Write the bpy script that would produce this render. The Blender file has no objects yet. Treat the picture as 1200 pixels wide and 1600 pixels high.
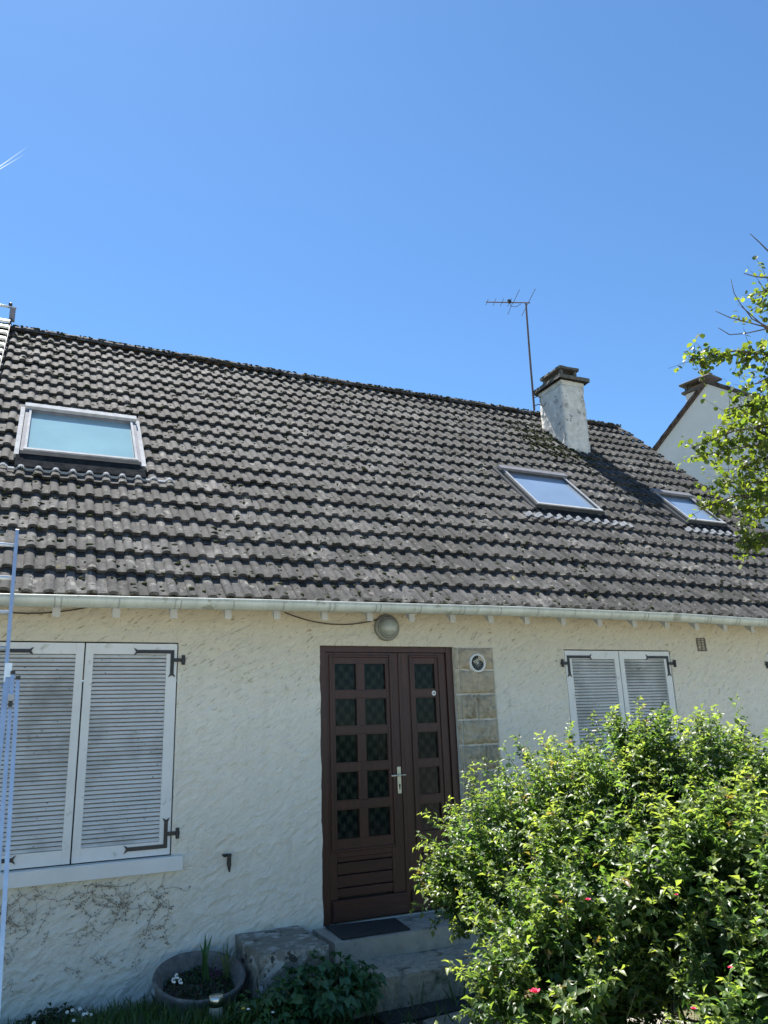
import bpy, math, random
import numpy as np
from mathutils import Vector, Matrix
R = math.radians
random.seed(7); rng = np.random.default_rng(7)
sc = bpy.context.scene

# ------------------------------------------------------------------ camera
CAM = np.array([-2.3155, -6.3773, 1.4891]); YAW, PITCH, ROLL, FPX = .43812, .27524, -.03695, 1204.6
_cy, _sy, _cp, _sp = math.cos(YAW), math.sin(YAW), math.cos(PITCH), math.sin(PITCH)
FW = np.array([_sy*_cp, _cy*_cp, _sp]); RT = np.array([_cy, -_sy, 0.]); UPV = np.cross(RT, FW)
_cr, _sr = math.cos(ROLL), math.sin(ROLL); RT, UPV = _cr*RT + _sr*UPV, -_sr*RT + _cr*UPV
cam = bpy.data.cameras.new('camera'); cam_o = bpy.data.objects.new('camera', cam); sc.collection.objects.link(cam_o)
m = Matrix([[RT[i], UPV[i], -FW[i], CAM[i]] for i in range(3)] + [[0, 0, 0, 1]]); cam_o.matrix_world = m
cam.sensor_fit = 'HORIZONTAL'; cam.sensor_width = 36; cam.lens = 36*FPX/1200; cam.clip_start = .05; cam.clip_end = 20000
sc.camera = cam_o

# ------------------------------------------------------------------ light
SUN_EL, SUN_AZ = R(63.5), R(-9.5)       # azimuth from +Y towards +X
wd = bpy.data.worlds.new('World'); sc.world = wd; wd.use_nodes = True
nt = wd.node_tree; bg = nt.nodes['Background']; sky = nt.nodes.new('ShaderNodeTexSky')
sky.sky_type = 'NISHITA'; sky.sun_disc = False; sky.sun_elevation = SUN_EL; sky.sun_rotation = SUN_AZ
sky.altitude = 100; sky.air_density = 1.0; sky.dust_density = .12; sky.ozone_density = 10
wb = nt.nodes.new('ShaderNodeMix'); wb.data_type = 'RGBA'; wb.blend_type = 'MULTIPLY'; wb.inputs[0].default_value = 1; wb.inputs[7].default_value = (.87, 1.0, .97, 1)   # camera white balance, whole sky alike
nt.links.new(sky.outputs[0], wb.inputs[6]); nt.links.new(wb.outputs[2], bg.inputs[0]); bg.inputs[1].default_value = .070
sd = Vector((math.sin(SUN_AZ)*math.cos(SUN_EL), math.cos(SUN_AZ)*math.cos(SUN_EL), math.sin(SUN_EL)))
sun = bpy.data.lights.new('sun', 'SUN'); sun.energy = 5.0; sun.angle = R(.53); sun.color = (1, .955, .89)
sun_o = bpy.data.objects.new('sun', sun); sc.collection.objects.link(sun_o); sun_o.rotation_euler = (-sd).to_track_quat('-Z', 'Y').to_euler()
sc.view_settings.view_transform = 'Standard'; sc.view_settings.look = 'None'
sc.view_settings.gamma = 1; sc.view_settings.use_curve_mapping = False; sc.view_settings.exposure = 1.52
sc.cycles.max_bounces = 8; sc.cycles.diffuse_bounces = 4; sc.cycles.transmission_bounces = 6; sc.cycles.transparent_max_bounces = 8
sc.cycles.use_denoising = True

# ------------------------------------------------------------------ helpers
def ray(x, y): return FW + RT*((x-600)/FPX) - UPV*((y-800)/FPX)
def at(x, y, depth): return CAM + depth*ray(x, y)
def on_y(x, y, Y): d = ray(x, y); return CAM + d*((Y-CAM[1])/d[1])
def on_z(x, y, Z): d = ray(x, y); return CAM + d*((Z-CAM[2])/d[2])
def project(P):
    d = np.asarray(P) - CAM; z = d @ FW
    return 600+FPX*(d@RT)/z, 800-FPX*(d@UPV)/z, z
def link(o, parent=None):
    sc.collection.objects.link(o)
    if parent: o.parent = parent
    return o
def tag(o, label=None, cat=None, group=None, kind=None):
    if label: o['label'] = label
    if cat: o['category'] = cat
    if group: o['group'] = group
    if kind: o['kind'] = kind
    return o
def empty(name, loc=(0, 0, 0)):
    o = bpy.data.objects.new(name, None); o.location = loc; o.empty_display_size = .1
    return link(o)
def mesh_obj(name, v, f, mat, parent=None, smooth=False, colors=None):
    me = bpy.data.meshes.new(name); v = np.asarray(v, dtype=np.float32)
    if isinstance(f, np.ndarray):
        k = f.shape[1]; me.vertices.add(len(v)); me.vertices.foreach_set('co', v.ravel())
        me.loops.add(f.size); me.loops.foreach_set('vertex_index', f.ravel().astype(np.int32))
        me.polygons.add(len(f)); me.polygons.foreach_set('loop_start', np.arange(0, f.size, k, dtype=np.int32))
        me.update(calc_edges=True)
    else:
        me.from_pydata([tuple(map(float, p)) for p in v], [], f)
    if smooth: me.polygons.foreach_set('use_smooth', np.ones(len(me.polygons), bool))
    if colors is not None:
        a = me.color_attributes.new('tint', 'FLOAT_COLOR', 'POINT')
        c = np.ones((len(v), 4), np.float32); c[:, :3] = colors; a.data.foreach_set('color', c.ravel())
    for mm in (mat if isinstance(mat, (list, tuple)) else [mat]): me.materials.append(mm)
    me.update()
    o = bpy.data.objects.new(name, me)
    if parent is not None:
        link(o, parent); o.matrix_parent_inverse = Matrix.Translation(-Vector(parent.matrix_basis.translation)) if parent.type == 'EMPTY' and parent.matrix_basis.translation.length else Matrix()
    else: link(o)
    return o
class MB:
    def __init__(s): s.v = []; s.f = []
    def add(s, v, f):
        n = len(s.v); s.v += [tuple(map(float, p)) for p in v]; s.f += [tuple(i+n for i in q) for q in f]; return s
    def box(s, x0, x1, y0, y1, z0, z1, bev=0):
        if bev <= 0:
            v = [(x, y, z) for x in (x0, x1) for y in (y0, y1) for z in (z0, z1)]
            return s.add(v, [(0, 1, 3, 2), (4, 6, 7, 5), (0, 4, 5, 1), (2, 3, 7, 6), (0, 2, 6, 4), (1, 5, 7, 3)])
        b = bev; ring = []
        for (z, i) in ((z0, b), (z0+b, 0), (z1-b, 0), (z1, b)):
            c = b
            X0, X1, Y0, Y1 = x0+i, x1-i, y0+i, y1-i
            ring.append([(X0+c, Y0, z), (X1-c, Y0, z), (X1, Y0+c, z), (X1, Y1-c, z), (X1-c, Y1, z), (X0+c, Y1, z), (X0, Y1-c, z), (X0, Y0+c, z)])
        v = sum(ring, []); f = []
        for k in range(3):
            for j in range(8): a = k*8+j; b2 = k*8+(j+1) % 8; f.append((a, b2, b2+8, a+8))
        f += [tuple(range(7, -1, -1)), tuple(range(24, 32))]
        return s.add(v, f)
    def tube(s, pts, r, n=6, cap=True):
        pts = [Vector(p) for p in pts]; rs = r if isinstance(r, (list, tuple)) else [r]*len(pts); v = []
        for i, p in enumerate(pts):
            t = (pts[min(i+1, len(pts)-1)] - pts[max(i-1, 0)]).normalized()
            a = t.orthogonal().normalized() if i == 0 else (a - t*a.dot(t)).normalized()
            b = t.cross(a)
            v += [p + (a*math.cos(2*math.pi*k/n) + b*math.sin(2*math.pi*k/n))*rs[i] for k in range(n)]
        f = [(i*n+k, i*n+(k+1) % n, (i+1)*n+(k+1) % n, (i+1)*n+k) for i in range(len(pts)-1) for k in range(n)]
        if cap: f += [tuple(range(n-1, -1, -1)), tuple(range((len(pts)-1)*n, len(pts)*n))]
        return s.add(v, f)
    def lathe(s, prof, c, n=24, ax='z', close=True):
        v = []; 
        for (r, h) in prof:
            for k in range(n):
                a = 2*math.pi*k/n; p = (r*math.cos(a), r*math.sin(a), h)
                if ax == 'y': p = (p[0], -p[2], p[1])
                v.append((p[0]+c[0], p[1]+c[1], p[2]+c[2]))
        m_ = len(prof)
        f = [(i*n+k, i*n+(k+1) % n, (i+1)*n+(k+1) % n, (i+1)*n+k) for i in range(m_-1) for k in range(n)]
        if close: f += [tuple(range(n-1, -1, -1)), tuple(range((m_-1)*n, m_*n))]
        return s.add(v, f)
    def prism(s, poly, y0, y1):          # polygon in x,z extruded along y
        n = len(poly)
        return s.add([(x, y0, z) for x, z in poly]+[(x, y1, z) for x, z in poly],
                     [tuple(range(n)), tuple(range(2*n-1, n-1, -1))]+[(i, i+n, (i+1) % n+n, (i+1) % n) for i in range(n)])
    def obj(s, name, mat, parent=None, smooth=False): return mesh_obj(name, s.v, s.f, mat, parent, smooth)
def bx(name, mat, parent, *a, **k): return MB().box(*a, **k).obj(name, mat, parent)

# ------------------------------------------------------------------ materials
def N(t, typ, **k):
    n = t.nodes.new(typ)
    for a, b in k.items(): setattr(n, a, b)
    return n
def mat(name, c1, c2=None, scale=6, rough=.7, bump=0, bscale=40, metal=0, spec=.5, detail=6, spots=None, stretch=None, coat=0):
    """two-tone noise colour + bump; spots = [(colour, scale, threshold, softness)]"""
    mt = bpy.data.materials.new(name); mt.use_nodes = True; t = mt.node_tree; L = t.links.new
    p = t.nodes['Principled BSDF']; p.inputs['Roughness'].default_value = rough; p.inputs['Metallic'].default_value = metal
    p.inputs['Specular IOR Level'].default_value = spec; p.inputs['Coat Weight'].default_value = coat
    g = N(t, 'ShaderNodeNewGeometry'); pos = g.outputs['Position']
    if stretch:
        mp = N(t, 'ShaderNodeMapping'); mp.inputs['Scale'].default_value = stretch; L(pos, mp.inputs[0]); pos = mp.outputs[0]
    col = None
    if c2:
        nz = N(t, 'ShaderNodeTexNoise'); nz.inputs['Scale'].default_value = scale; nz.inputs['Detail'].default_value = detail; nz.inputs['Roughness'].default_value = .65
        L(pos, nz.inputs['Vector'])
        cr = N(t, 'ShaderNodeValToRGB'); cr.color_ramp.elements[0].position = .35; cr.color_ramp.elements[1].position = .65
        cr.color_ramp.elements[0].color = (*c1, 1); cr.color_ramp.elements[1].color = (*c2, 1); L(nz.outputs['Fac'], cr.inputs[0]); col = cr.outputs[0]
    else:
        rg = N(t, 'ShaderNodeRGB'); rg.outputs[0].default_value = (*c1, 1); col = rg.outputs[0]
    for (sc_, ss, th, so) in (spots or []):
        nz = N(t, 'ShaderNodeTexNoise'); nz.inputs['Scale'].default_value = ss; nz.inputs['Detail'].default_value = 4; nz.inputs['Roughness'].default_value = .6; L(g.outputs['Position'], nz.inputs['Vector'])
        mr = N(t, 'ShaderNodeMapRange'); mr.inputs['From Min'].default_value = th; mr.inputs['From Max'].default_value = th+so; L(nz.outputs['Fac'], mr.inputs[0])
        mx = N(t, 'ShaderNodeMix', data_type='RGBA'); L(mr.outputs[0], mx.inputs[0]); L(col, mx.inputs[6]); mx.inputs[7].default_value = (*sc_, 1); col = mx.outputs[2]
    L(col, p.inputs['Base Color'])
    if bump:
        nz = N(t, 'ShaderNodeTexNoise'); nz.inputs['Scale'].default_value = bscale; nz.inputs['Detail'].default_value = 5; L(pos, nz.inputs['Vector'])
        b = N(t, 'ShaderNodeBump'); b.inputs['Strength'].default_value = 1; b.inputs['Distance'].default_value = bump; L(nz.outputs['Fac'], b.inputs['Height']); L(b.outputs[0], p.inputs['Normal'])
    return mt
def leaf_mat(name, rough=.38, trans=.42, tcol=(1.5, 1.6, .35)):
    mt = bpy.data.materials.new(name); mt.use_nodes = True; t = mt.node_tree; L = t.links.new
    p = t.nodes['Principled BSDF']; p.inputs['Roughness'].default_value = rough; p.inputs['Specular IOR Level'].default_value = .55
    a = N(t, 'ShaderNodeAttribute', attribute_name='tint'); L(a.outputs['Color'], p.inputs['Base Color'])
    tr = N(t, 'ShaderNodeBsdfTranslucent'); mx = N(t, 'ShaderNodeMix', data_type='RGBA', blend_type='MULTIPLY'); mx.inputs[0].default_value = 1
    L(a.outputs['Color'], mx.inputs[6]); mx.inputs[7].default_value = (*tcol, 1); L(mx.outputs[2], tr.inputs[0])
    ms = N(t, 'ShaderNodeMixShader'); ms.inputs[0].default_value = trans; L(p.outputs[0], ms.inputs[1]); L(tr.outputs[0], ms.inputs[2])
    L(ms.outputs[0], t.nodes['Material Output'].inputs[0]); return mt

def wall_material():
    mt = bpy.data.materials.new('cream_render'); mt.use_nodes = True; t = mt.node_tree; L = t.links.new
    p = t.nodes['Principled BSDF']; p.inputs['Roughness'].default_value = .9; p.inputs['Specular IOR Level'].default_value = .2
    g = N(t, 'ShaderNodeNewGeometry'); pos = g.outputs['Position']
    rotn = N(t, 'ShaderNodeMapping'); rotn.inputs['Rotation'].default_value = (0, R(35), 0)
    # trowel ridges: warped, stretched along a diagonal
    wn = N(t, 'ShaderNodeTexNoise'); wn.inputs['Scale'].default_value = 3.0; wn.inputs['Detail'].default_value = 3; L(pos, wn.inputs['Vector'])
    ws = N(t, 'ShaderNodeVectorMath', operation='SCALE'); ws.inputs['Scale'].default_value = .11; L(wn.outputs['Color'], ws.inputs[0])
    ad = N(t, 'ShaderNodeVectorMath', operation='ADD'); L(pos, ad.inputs[0]); L(ws.outputs[0], ad.inputs[1])
    mp = N(t, 'ShaderNodeMapping'); mp.inputs['Scale'].default_value = (.62, 1.4, 1.5); L(ad.outputs[0], rotn.inputs[0]); L(rotn.outputs[0], mp.inputs[0])
    n1 = N(t, 'ShaderNodeTexNoise'); n1.inputs['Scale'].default_value = 17; n1.inputs['Detail'].default_value = 7; n1.inputs['Roughness'].default_value = .6; n1.inputs['Distortion'].default_value = .6; L(mp.outputs[0], n1.inputs['Vector'])
    rd = N(t, 'ShaderNodeMath', operation='SUBTRACT'); L(n1.outputs['Fac'], rd.inputs[0]); rd.inputs[1].default_value = .5
    ab = N(t, 'ShaderNodeMath', operation='ABSOLUTE'); L(rd.outputs[0], ab.inputs[0])
    cr = N(t, 'ShaderNodeMapRange'); cr.inputs['From Min'].default_value = 0; cr.inputs['From Max'].default_value = .030; L(ab.outputs[0], cr.inputs[0])
    n2 = N(t, 'ShaderNodeTexNoise'); n2.inputs['Scale'].default_value = 9; n2.inputs['Detail'].default_value = 8; L(pos, n2.inputs['Vector'])
    mk = N(t, 'ShaderNodeMapRange'); mk.inputs['From Min'].default_value = .47; mk.inputs['From Max'].default_value = .60; L(n2.outputs['Fac'], mk.inputs[0])
    iv = N(t, 'ShaderNodeMath', operation='SUBTRACT'); iv.inputs[0].default_value = 1; L(cr.outputs[0], iv.inputs[1])
    cm = N(t, 'ShaderNodeMath', operation='MULTIPLY'); L(iv.outputs[0], cm.inputs[0]); L(mk.outputs[0], cm.inputs[1])
    n3 = N(t, 'ShaderNodeTexNoise'); n3.inputs['Scale'].default_value = 90; n3.inputs['Detail'].default_value = 3; L(pos, n3.inputs['Vector'])
    h1 = N(t, 'ShaderNodeMath', operation='MULTIPLY_ADD'); L(cm.outputs[0], h1.inputs[0]); h1.inputs[1].default_value = -.07; L(n1.outputs['Fac'], h1.inputs[2])
    h2 = N(t, 'ShaderNodeMath', operation='MULTIPLY_ADD'); L(n3.outputs['Fac'], h2.inputs[0]); h2.inputs[1].default_value = .12; L(h1.outputs[0], h2.inputs[2])
    nlo = N(t, 'ShaderNodeTexNoise'); nlo.inputs['Scale'].default_value = 6; nlo.inputs['Detail'].default_value = 4; L(mp.outputs[0], nlo.inputs['Vector'])
    h3 = N(t, 'ShaderNodeMath', operation='MULTIPLY_ADD'); L(nlo.outputs['Fac'], h3.inputs[0]); h3.inputs[1].default_value = 1.1; L(h2.outputs[0], h3.inputs[2]); h2 = h3
    b = N(t, 'ShaderNodeBump'); b.inputs['Distance'].default_value = .022; b.inputs['Strength'].default_value = 1; L(h2.outputs[0], b.inputs['Height']); L(b.outputs[0], p.inputs['Normal'])
    # colour: clean cream, warm ground bounce under the eaves painted in as yellow
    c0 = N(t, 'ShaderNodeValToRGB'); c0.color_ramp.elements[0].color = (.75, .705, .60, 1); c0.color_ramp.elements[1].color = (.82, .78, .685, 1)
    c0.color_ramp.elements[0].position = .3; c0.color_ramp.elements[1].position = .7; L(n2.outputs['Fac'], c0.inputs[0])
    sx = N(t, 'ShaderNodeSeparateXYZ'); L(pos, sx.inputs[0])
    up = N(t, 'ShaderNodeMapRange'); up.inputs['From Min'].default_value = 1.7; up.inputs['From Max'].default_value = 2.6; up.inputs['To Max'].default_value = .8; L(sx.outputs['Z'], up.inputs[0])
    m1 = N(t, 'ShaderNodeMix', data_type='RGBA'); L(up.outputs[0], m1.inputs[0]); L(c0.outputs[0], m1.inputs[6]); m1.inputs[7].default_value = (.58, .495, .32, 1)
    mps = N(t, 'ShaderNodeMapping'); mps.inputs['Scale'].default_value = (13, 1, .9); L(ad.outputs[0], mps.inputs[0])
    nst = N(t, 'ShaderNodeTexNoise'); nst.inputs['Scale'].default_value = 1; nst.inputs['Detail'].default_value = 5; L(mps.outputs[0], nst.inputs['Vector'])
    stm = N(t, 'ShaderNodeMapRange'); stm.inputs['From Min'].default_value = .50; stm.inputs['From Max'].default_value = .72; stm.inputs['To Max'].default_value = .12; L(nst.outputs['Fac'], stm.inputs[0])
    m1b = N(t, 'ShaderNodeMix', data_type='RGBA'); L(stm.outputs[0], m1b.inputs[0]); L(m1.outputs[2], m1b.inputs[6]); m1b.inputs[7].default_value = (.44, .41, .32, 1)
    mpb = N(t, 'ShaderNodeMapping'); mpb.inputs['Scale'].default_value = (16, 16, 60); L(rotn.outputs[0], mpb.inputs[0])
    nbw = N(t, 'ShaderNodeTexNoise'); nbw.inputs['Scale'].default_value = 1; nbw.inputs['Detail'].default_value = 3; L(mpb.outputs[0], nbw.inputs['Vector'])
    brm = N(t, 'ShaderNodeMapRange'); brm.inputs['From Min'].default_value = .60; brm.inputs['From Max'].default_value = .69; L(nbw.outputs['Fac'], brm.inputs[0])
    up2 = N(t, 'ShaderNodeMapRange'); up2.inputs['From Min'].default_value = .9; up2.inputs['From Max'].default_value = 2.5; up2.inputs['To Min'].default_value = .12; up2.inputs['To Max'].default_value = .8; L(sx.outputs['Z'], up2.inputs[0])
    bm = N(t, 'ShaderNodeMath', operation='MULTIPLY'); L(brm.outputs[0], bm.inputs[0]); L(up2.outputs[0], bm.inputs[1])
    m1c = N(t, 'ShaderNodeMix', data_type='RGBA'); L(bm.outputs[0], m1c.inputs[0]); L(m1b.outputs[2], m1c.inputs[6]); m1c.inputs[7].default_value = (.30, .23, .13, 1); m1 = m1c
    m2 = N(t, 'ShaderNodeMix', data_type='RGBA'); ml = N(t, 'ShaderNodeMath', operation='MULTIPLY'); L(cm.outputs[0], ml.inputs[0]); ml.inputs[1].default_value = .04
    L(ml.outputs[0], m2.inputs[0]); L(m1.outputs[2], m2.inputs[6]); m2.inputs[7].default_value = (.22, .19, .13, 1)
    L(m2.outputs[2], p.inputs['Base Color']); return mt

def tile_material():
    mt = mat('weathered_roof_tile', (.038, .039, .039), (.084, .083, .082), scale=9, rough=.9, bump=.0012, bscale=60, spec=.2, detail=8,
             spots=[((.125, .122, .118), 3, .55, .15), ((.02, .02, .018), 18, .585, .04), ((.24, .24, .22), 26, .645, .04), ((.17, .165, .15), 8, .61, .05), ((.13, .125, .06), 5.5, .69, .05), ((.040, .040, .040), 1.6, .56, .2)])
    t = mt.node_tree; L = t.links.new; p = t.nodes['Principled BSDF']; src = p.inputs['Base Color'].links[0].from_socket
    g = N(t, 'ShaderNodeNewGeometry'); sp = N(t, 'ShaderNodeSeparateXYZ'); L(g.outputs['Position'], sp.inputs[0])
    def cell(o, off, size):
        a = N(t, 'ShaderNodeMath', operation='SUBTRACT'); L(o, a.inputs[0]); a.inputs[1].default_value = off
        b = N(t, 'ShaderNodeMath', operation='DIVIDE'); L(a.outputs[0], b.inputs[0]); b.inputs[1].default_value = size
        c = N(t, 'ShaderNodeMath', operation='FLOOR'); L(b.outputs[0], c.inputs[0]); return c.outputs[0]
    cb = N(t, 'ShaderNodeCombineXYZ'); L(cell(sp.outputs['X'], X0_TILE, .3004), cb.inputs[0]); L(cell(sp.outputs['Z'], ZE_TILE, .3122*SIN_TILE), cb.inputs[1])
    wn = N(t, 'ShaderNodeTexWhiteNoise', noise_dimensions='2D'); L(cb.outputs[0], wn.inputs['Vector'])
    mr = N(t, 'ShaderNodeMapRange'); mr.inputs['To Min'].default_value = .68; mr.inputs['To Max'].default_value = 1.22; L(wn.outputs['Value'], mr.inputs[0])
    # water streaks running down the slope
    mp = N(t, 'ShaderNodeMapping'); mp.inputs['Scale'].default_value = (28, 2.2, 2.2); L(g.outputs['Position'], mp.inputs[0])
    ns = N(t, 'ShaderNodeTexNoise'); ns.inputs['Scale'].default_value = 1; ns.inputs['Detail'].default_value = 4; L(mp.outputs[0], ns.inputs['Vector'])
    m2 = N(t, 'ShaderNodeMapRange'); m2.inputs['From Min'].default_value = .3; m2.inputs['From Max'].default_value = .7; m2.inputs['To Min'].default_value = .75; m2.inputs['To Max'].default_value = 1.2; L(ns.outputs['Fac'], m2.inputs[0])
    mu = N(t, 'ShaderNodeMath', operation='MULTIPLY'); L(mr.outputs[0], mu.inputs[0]); L(m2.outputs[0], mu.inputs[1])
    vm = N(t, 'ShaderNodeVectorMath', operation='SCALE'); L(src, vm.inputs[0]); L(mu.outputs[0], vm.inputs['Scale']); L(vm.outputs[0], p.inputs['Base Color'])
    return mt
def glass_material(name, base, rough=.02, ior=1.9, spec=.5):
    mt = bpy.data.materials.new(name); mt.use_nodes = True; t = mt.node_tree; L = t.links.new
    p = t.nodes['Principled BSDF']; p.inputs['Roughness'].default_value = rough; p.inputs['IOR'].default_value = ior
    g = N(t, 'ShaderNodeNewGeometry'); nz = N(t, 'ShaderNodeTexNoise'); nz.inputs['Scale'].default_value = 2.2; nz.inputs['Detail'].default_value = 5; L(g.outputs['Position'], nz.inputs['Vector'])
    cr = N(t, 'ShaderNodeValToRGB'); cr.color_ramp.elements[0].color = (*[c*.8 for c in base], 1); cr.color_ramp.elements[1].color = (*[min(1, c*1.2) for c in base], 1)
    L(nz.outputs['Fac'], cr.inputs[0]); L(cr.outputs[0], p.inputs['Base Color']); return mt
def pane_material():
    mt = bpy.data.materials.new('door_glass'); mt.use_nodes = True; t = mt.node_tree; L = t.links.new
    p = t.nodes['Principled BSDF']; p.inputs['Roughness'].default_value = .12; p.inputs['Specular IOR Level'].default_value = .12
    tc = N(t, 'ShaderNodeTexCoord'); mp = N(t, 'ShaderNodeMapping'); mp.inputs['Scale'].default_value = (3.3, 1, 3.3); L(tc.outputs['Object'], mp.inputs[0])
    sp = N(t, 'ShaderNodeSeparateXYZ'); L(mp.outputs[0], sp.inputs[0])
    def wave(o, f, ph):
        a = N(t, 'ShaderNodeMath', operation='MULTIPLY'); L(o, a.inputs[0]); a.inputs[1].default_value = f
        c = N(t, 'ShaderNodeMath', operation='ADD'); L(a.outputs[0], c.inputs[0]); c.inputs[1].default_value = ph
        s = N(t, 'ShaderNodeMath', operation='SINE'); L(c.outputs[0], s.inputs[0]); return s.outputs[0]
    mu = N(t, 'ShaderNodeMath', operation='MULTIPLY'); L(wave(sp.outputs['X'], 18.5, 0), mu.inputs[0]); L(wave(sp.outputs['Z'], 16, 1.5), mu.inputs[1])
    m2 = N(t, 'ShaderNodeMath', operation='MULTIPLY'); L(wave(sp.outputs['X'], 55, 0), m2.inputs[0]); L(wave(sp.outputs['Z'], 7, .3), m2.inputs[1])
    nz = N(t, 'ShaderNodeTexNoise'); nz.inputs['Scale'].default_value = 55; nz.inputs['Detail'].default_value = 4; L(tc.outputs['Object'], nz.inputs['Vector'])
    s1 = N(t, 'ShaderNodeMath', operation='MULTIPLY_ADD'); L(m2.outputs[0], s1.inputs[0]); s1.inputs[1].default_value = .35; L(mu.outputs[0], s1.inputs[2])
    s2 = N(t, 'ShaderNodeMath', operation='MULTIPLY_ADD'); L(nz.outputs['Fac'], s2.inputs[0]); s2.inputs[1].default_value = 2.2; L(s1.outputs[0], s2.inputs[2])
    cr = N(t, 'ShaderNodeValToRGB'); e = cr.color_ramp.elements; e[0].position = .25; e[0].color = (.004, .008, .009, 1); e[1].position = .9; e[1].color = (.028, .034, .026, 1)
    mr = N(t, 'ShaderNodeMapRange'); mr.inputs['From Min'].default_value = -.2; mr.inputs['From Max'].default_value = 2.6; L(s2.outputs[0], mr.inputs[0]); L(mr.outputs[0], cr.inputs[0])
    L(cr.outputs[0], p.inputs['Base Color']); return mt

X0_TILE, ZE_TILE, SIN_TILE = -2.339-.045, 2.56, math.sin(.7703)
M_wall = wall_material(); M_tile = tile_material()
M_wood = mat('dark_stained_wood', (.042, .0155, .011), (.068, .024, .0155), scale=5, rough=.42, bump=.002, bscale=30, stretch=(6, 6, .5), spec=.45)
M_wood_h = mat('dark_stained_boards', (.038, .014, .010), (.060, .021, .014), scale=5, rough=.45, bump=.002, bscale=30, stretch=(.5, 6, 6), spec=.45)
M_pane = pane_material()
M_shut = mat('grey_white_shutter_paint', (.70, .70, .68), (.76, .76, .74), scale=4, rough=.55, spec=.35, spots=[((.50, .49, .45), 9, .62, .1)])
M_slat = mat('dusty_slat_paint', (.68, .67, .64), (.76, .75, .72), scale=5, rough=.6, spec=.3, spots=[((.36, .36, .33), 1.7, .48, .25), ((.12, .12, .10), 30, .66, .05)])
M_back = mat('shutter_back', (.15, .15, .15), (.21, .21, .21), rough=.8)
M_iron = mat('black_iron', (.012, .013, .014), (.025, .025, .026), scale=30, rough=.45, bump=.001)
M_zinc = mat('weathered_zinc', (.50, .53, .48), (.62, .65, .60), scale=4, rough=.5, metal=.15, spec=.5, spots=[((.36, .37, .31), 7, .60, .08)], stretch=(3, 1, 1))
M_zincdark = mat('zinc_seam', (.30, .32, .29), (.40, .42, .39), scale=14, rough=.6)
M_white = mat('white_paint_and_glare', (.66, .66, .62), (.74, .74, .70), scale=9, rough=.6)
M_rafter = mat('rafter_paint', (.50, .50, .46), (.58, .58, .54), scale=9, rough=.7)
M_under = mat('roof_underside', (.10, .08, .06), (.16, .13, .10), rough=.9)
M_stone = mat('pillar_stone', (.38, .32, .225), (.52, .45, .33), scale=13, rough=.9, bump=.03, bscale=17, spots=[((.24, .21, .16), 9, .60, .12)])
M_mortar = mat('mortar', (.52, .49, .42), (.60, .57, .49), scale=20, rough=.95, bump=.006, bscale=60)
M_conc = mat('step_concrete', (.29, .275, .24), (.41, .39, .345), scale=7, rough=.85, bump=.004, bscale=50, spots=[((.09, .10, .085), 4, .58, .12)])
M_concrough = mat('rough_step_concrete', (.26, .24, .20), (.42, .39, .33), scale=22, rough=.95, bump=.014, bscale=45, spots=[((.06, .065, .045), 5, .55, .12)])
M_block = mat('peeling_painted_concrete', (.16, .155, .13), (.24, .235, .20), scale=11, rough=.9, bump=.012, bscale=30, spots=[((.42, .42, .39), 9, .50, .10), ((.05, .05, .045), 10, .60, .04)], stretch=(.7, 1.6, 1))
M_chim = mat('chimney_render', (.50, .49, .45), (.66, .65, .60), scale=8, rough=.93, bump=.02, bscale=14, spots=[((.30, .30, .27), 6, .57, .08), ((.16, .16, .13), 14, .63, .06)])
M_cap = mat('mossy_concrete', (.065, .065, .055), (.13, .125, .11), scale=10, rough=.95, bump=.01, bscale=40)
M_moss = mat('dark_moss', (.016, .022, .008), (.045, .050, .022), scale=20, rough=1, bump=.01, bscale=80, spec=.1)
M_alu = mat('ladder_aluminium', (.62, .64, .68), (.72, .74, .77), scale=18, rough=.32, metal=.75)
M_flash = mat('lead_flashing', (.34, .35, .36), (.46, .47, .48), scale=10, rough=1, spec=.0)
M_flash2 = mat('dull_lead_flashing', (.20, .21, .22), (.34, .35, .36), scale=14, rough=1, spec=0)
M_black = mat('shaded_black_apron', (.012, .014, .016), (.03, .032, .034), scale=12, rough=1, spec=0)
M_frame = mat('skylight_frame_grey', (.15, .155, .175), (.20, .205, .225), scale=10, rough=.8, spec=.1)
M_frame_dk = mat('skylight_frame_dark', (.05, .055, .06), (.075, .08, .085), scale=10, rough=.7, spec=.15)
M_sg1 = glass_material('skylight_glass_cyan', (.20, .33, .36), ior=2.0)
M_sg2 = glass_material('skylight_glass_blue', (.20, .27, .36), ior=2.1)
M_neigh = mat('neighbour_render', (.62, .61, .57), (.68, .67, .63), scale=1.3, rough=.95, bump=.004, bscale=40)
M_ntile = mat('neighbour_verge_tile', (.06, .045, .04), (.12, .09, .075), scale=12, rough=.9)
M_bark = mat('bark', (.06, .05, .04), (.12, .10, .08), scale=20, rough=.95, bump=.01, bscale=30)
M_stem = mat('green_stem', (.05, .09, .02), (.13, .10, .05), scale=8, rough=.7)
M_leaf = leaf_mat('rose_leaf', rough=.40, trans=.55, tcol=(2.2, 2.15, .75))
M_tleaf = leaf_mat('tree_leaf', rough=.42, trans=.55, tcol=(1.9, 1.9, .45))
M_gleaf = leaf_mat('garden_leaf', rough=.42, trans=.3, tcol=(1.2, 1.5, .5))
M_rose = mat('rose_petal', (.62, .03, .09), (.75, .08, .16), scale=30, rough=.6)
M_petal = mat('white_petal', (.75, .75, .72), (.82, .82, .80), rough=.6)
M_yellow = mat('yellow_centre', (.65, .42, .03), rough=.7)
M_soil = mat('soil', (.025, .02, .014), (.06, .048, .035), scale=25, rough=1, bump=.02, bscale=60)
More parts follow.
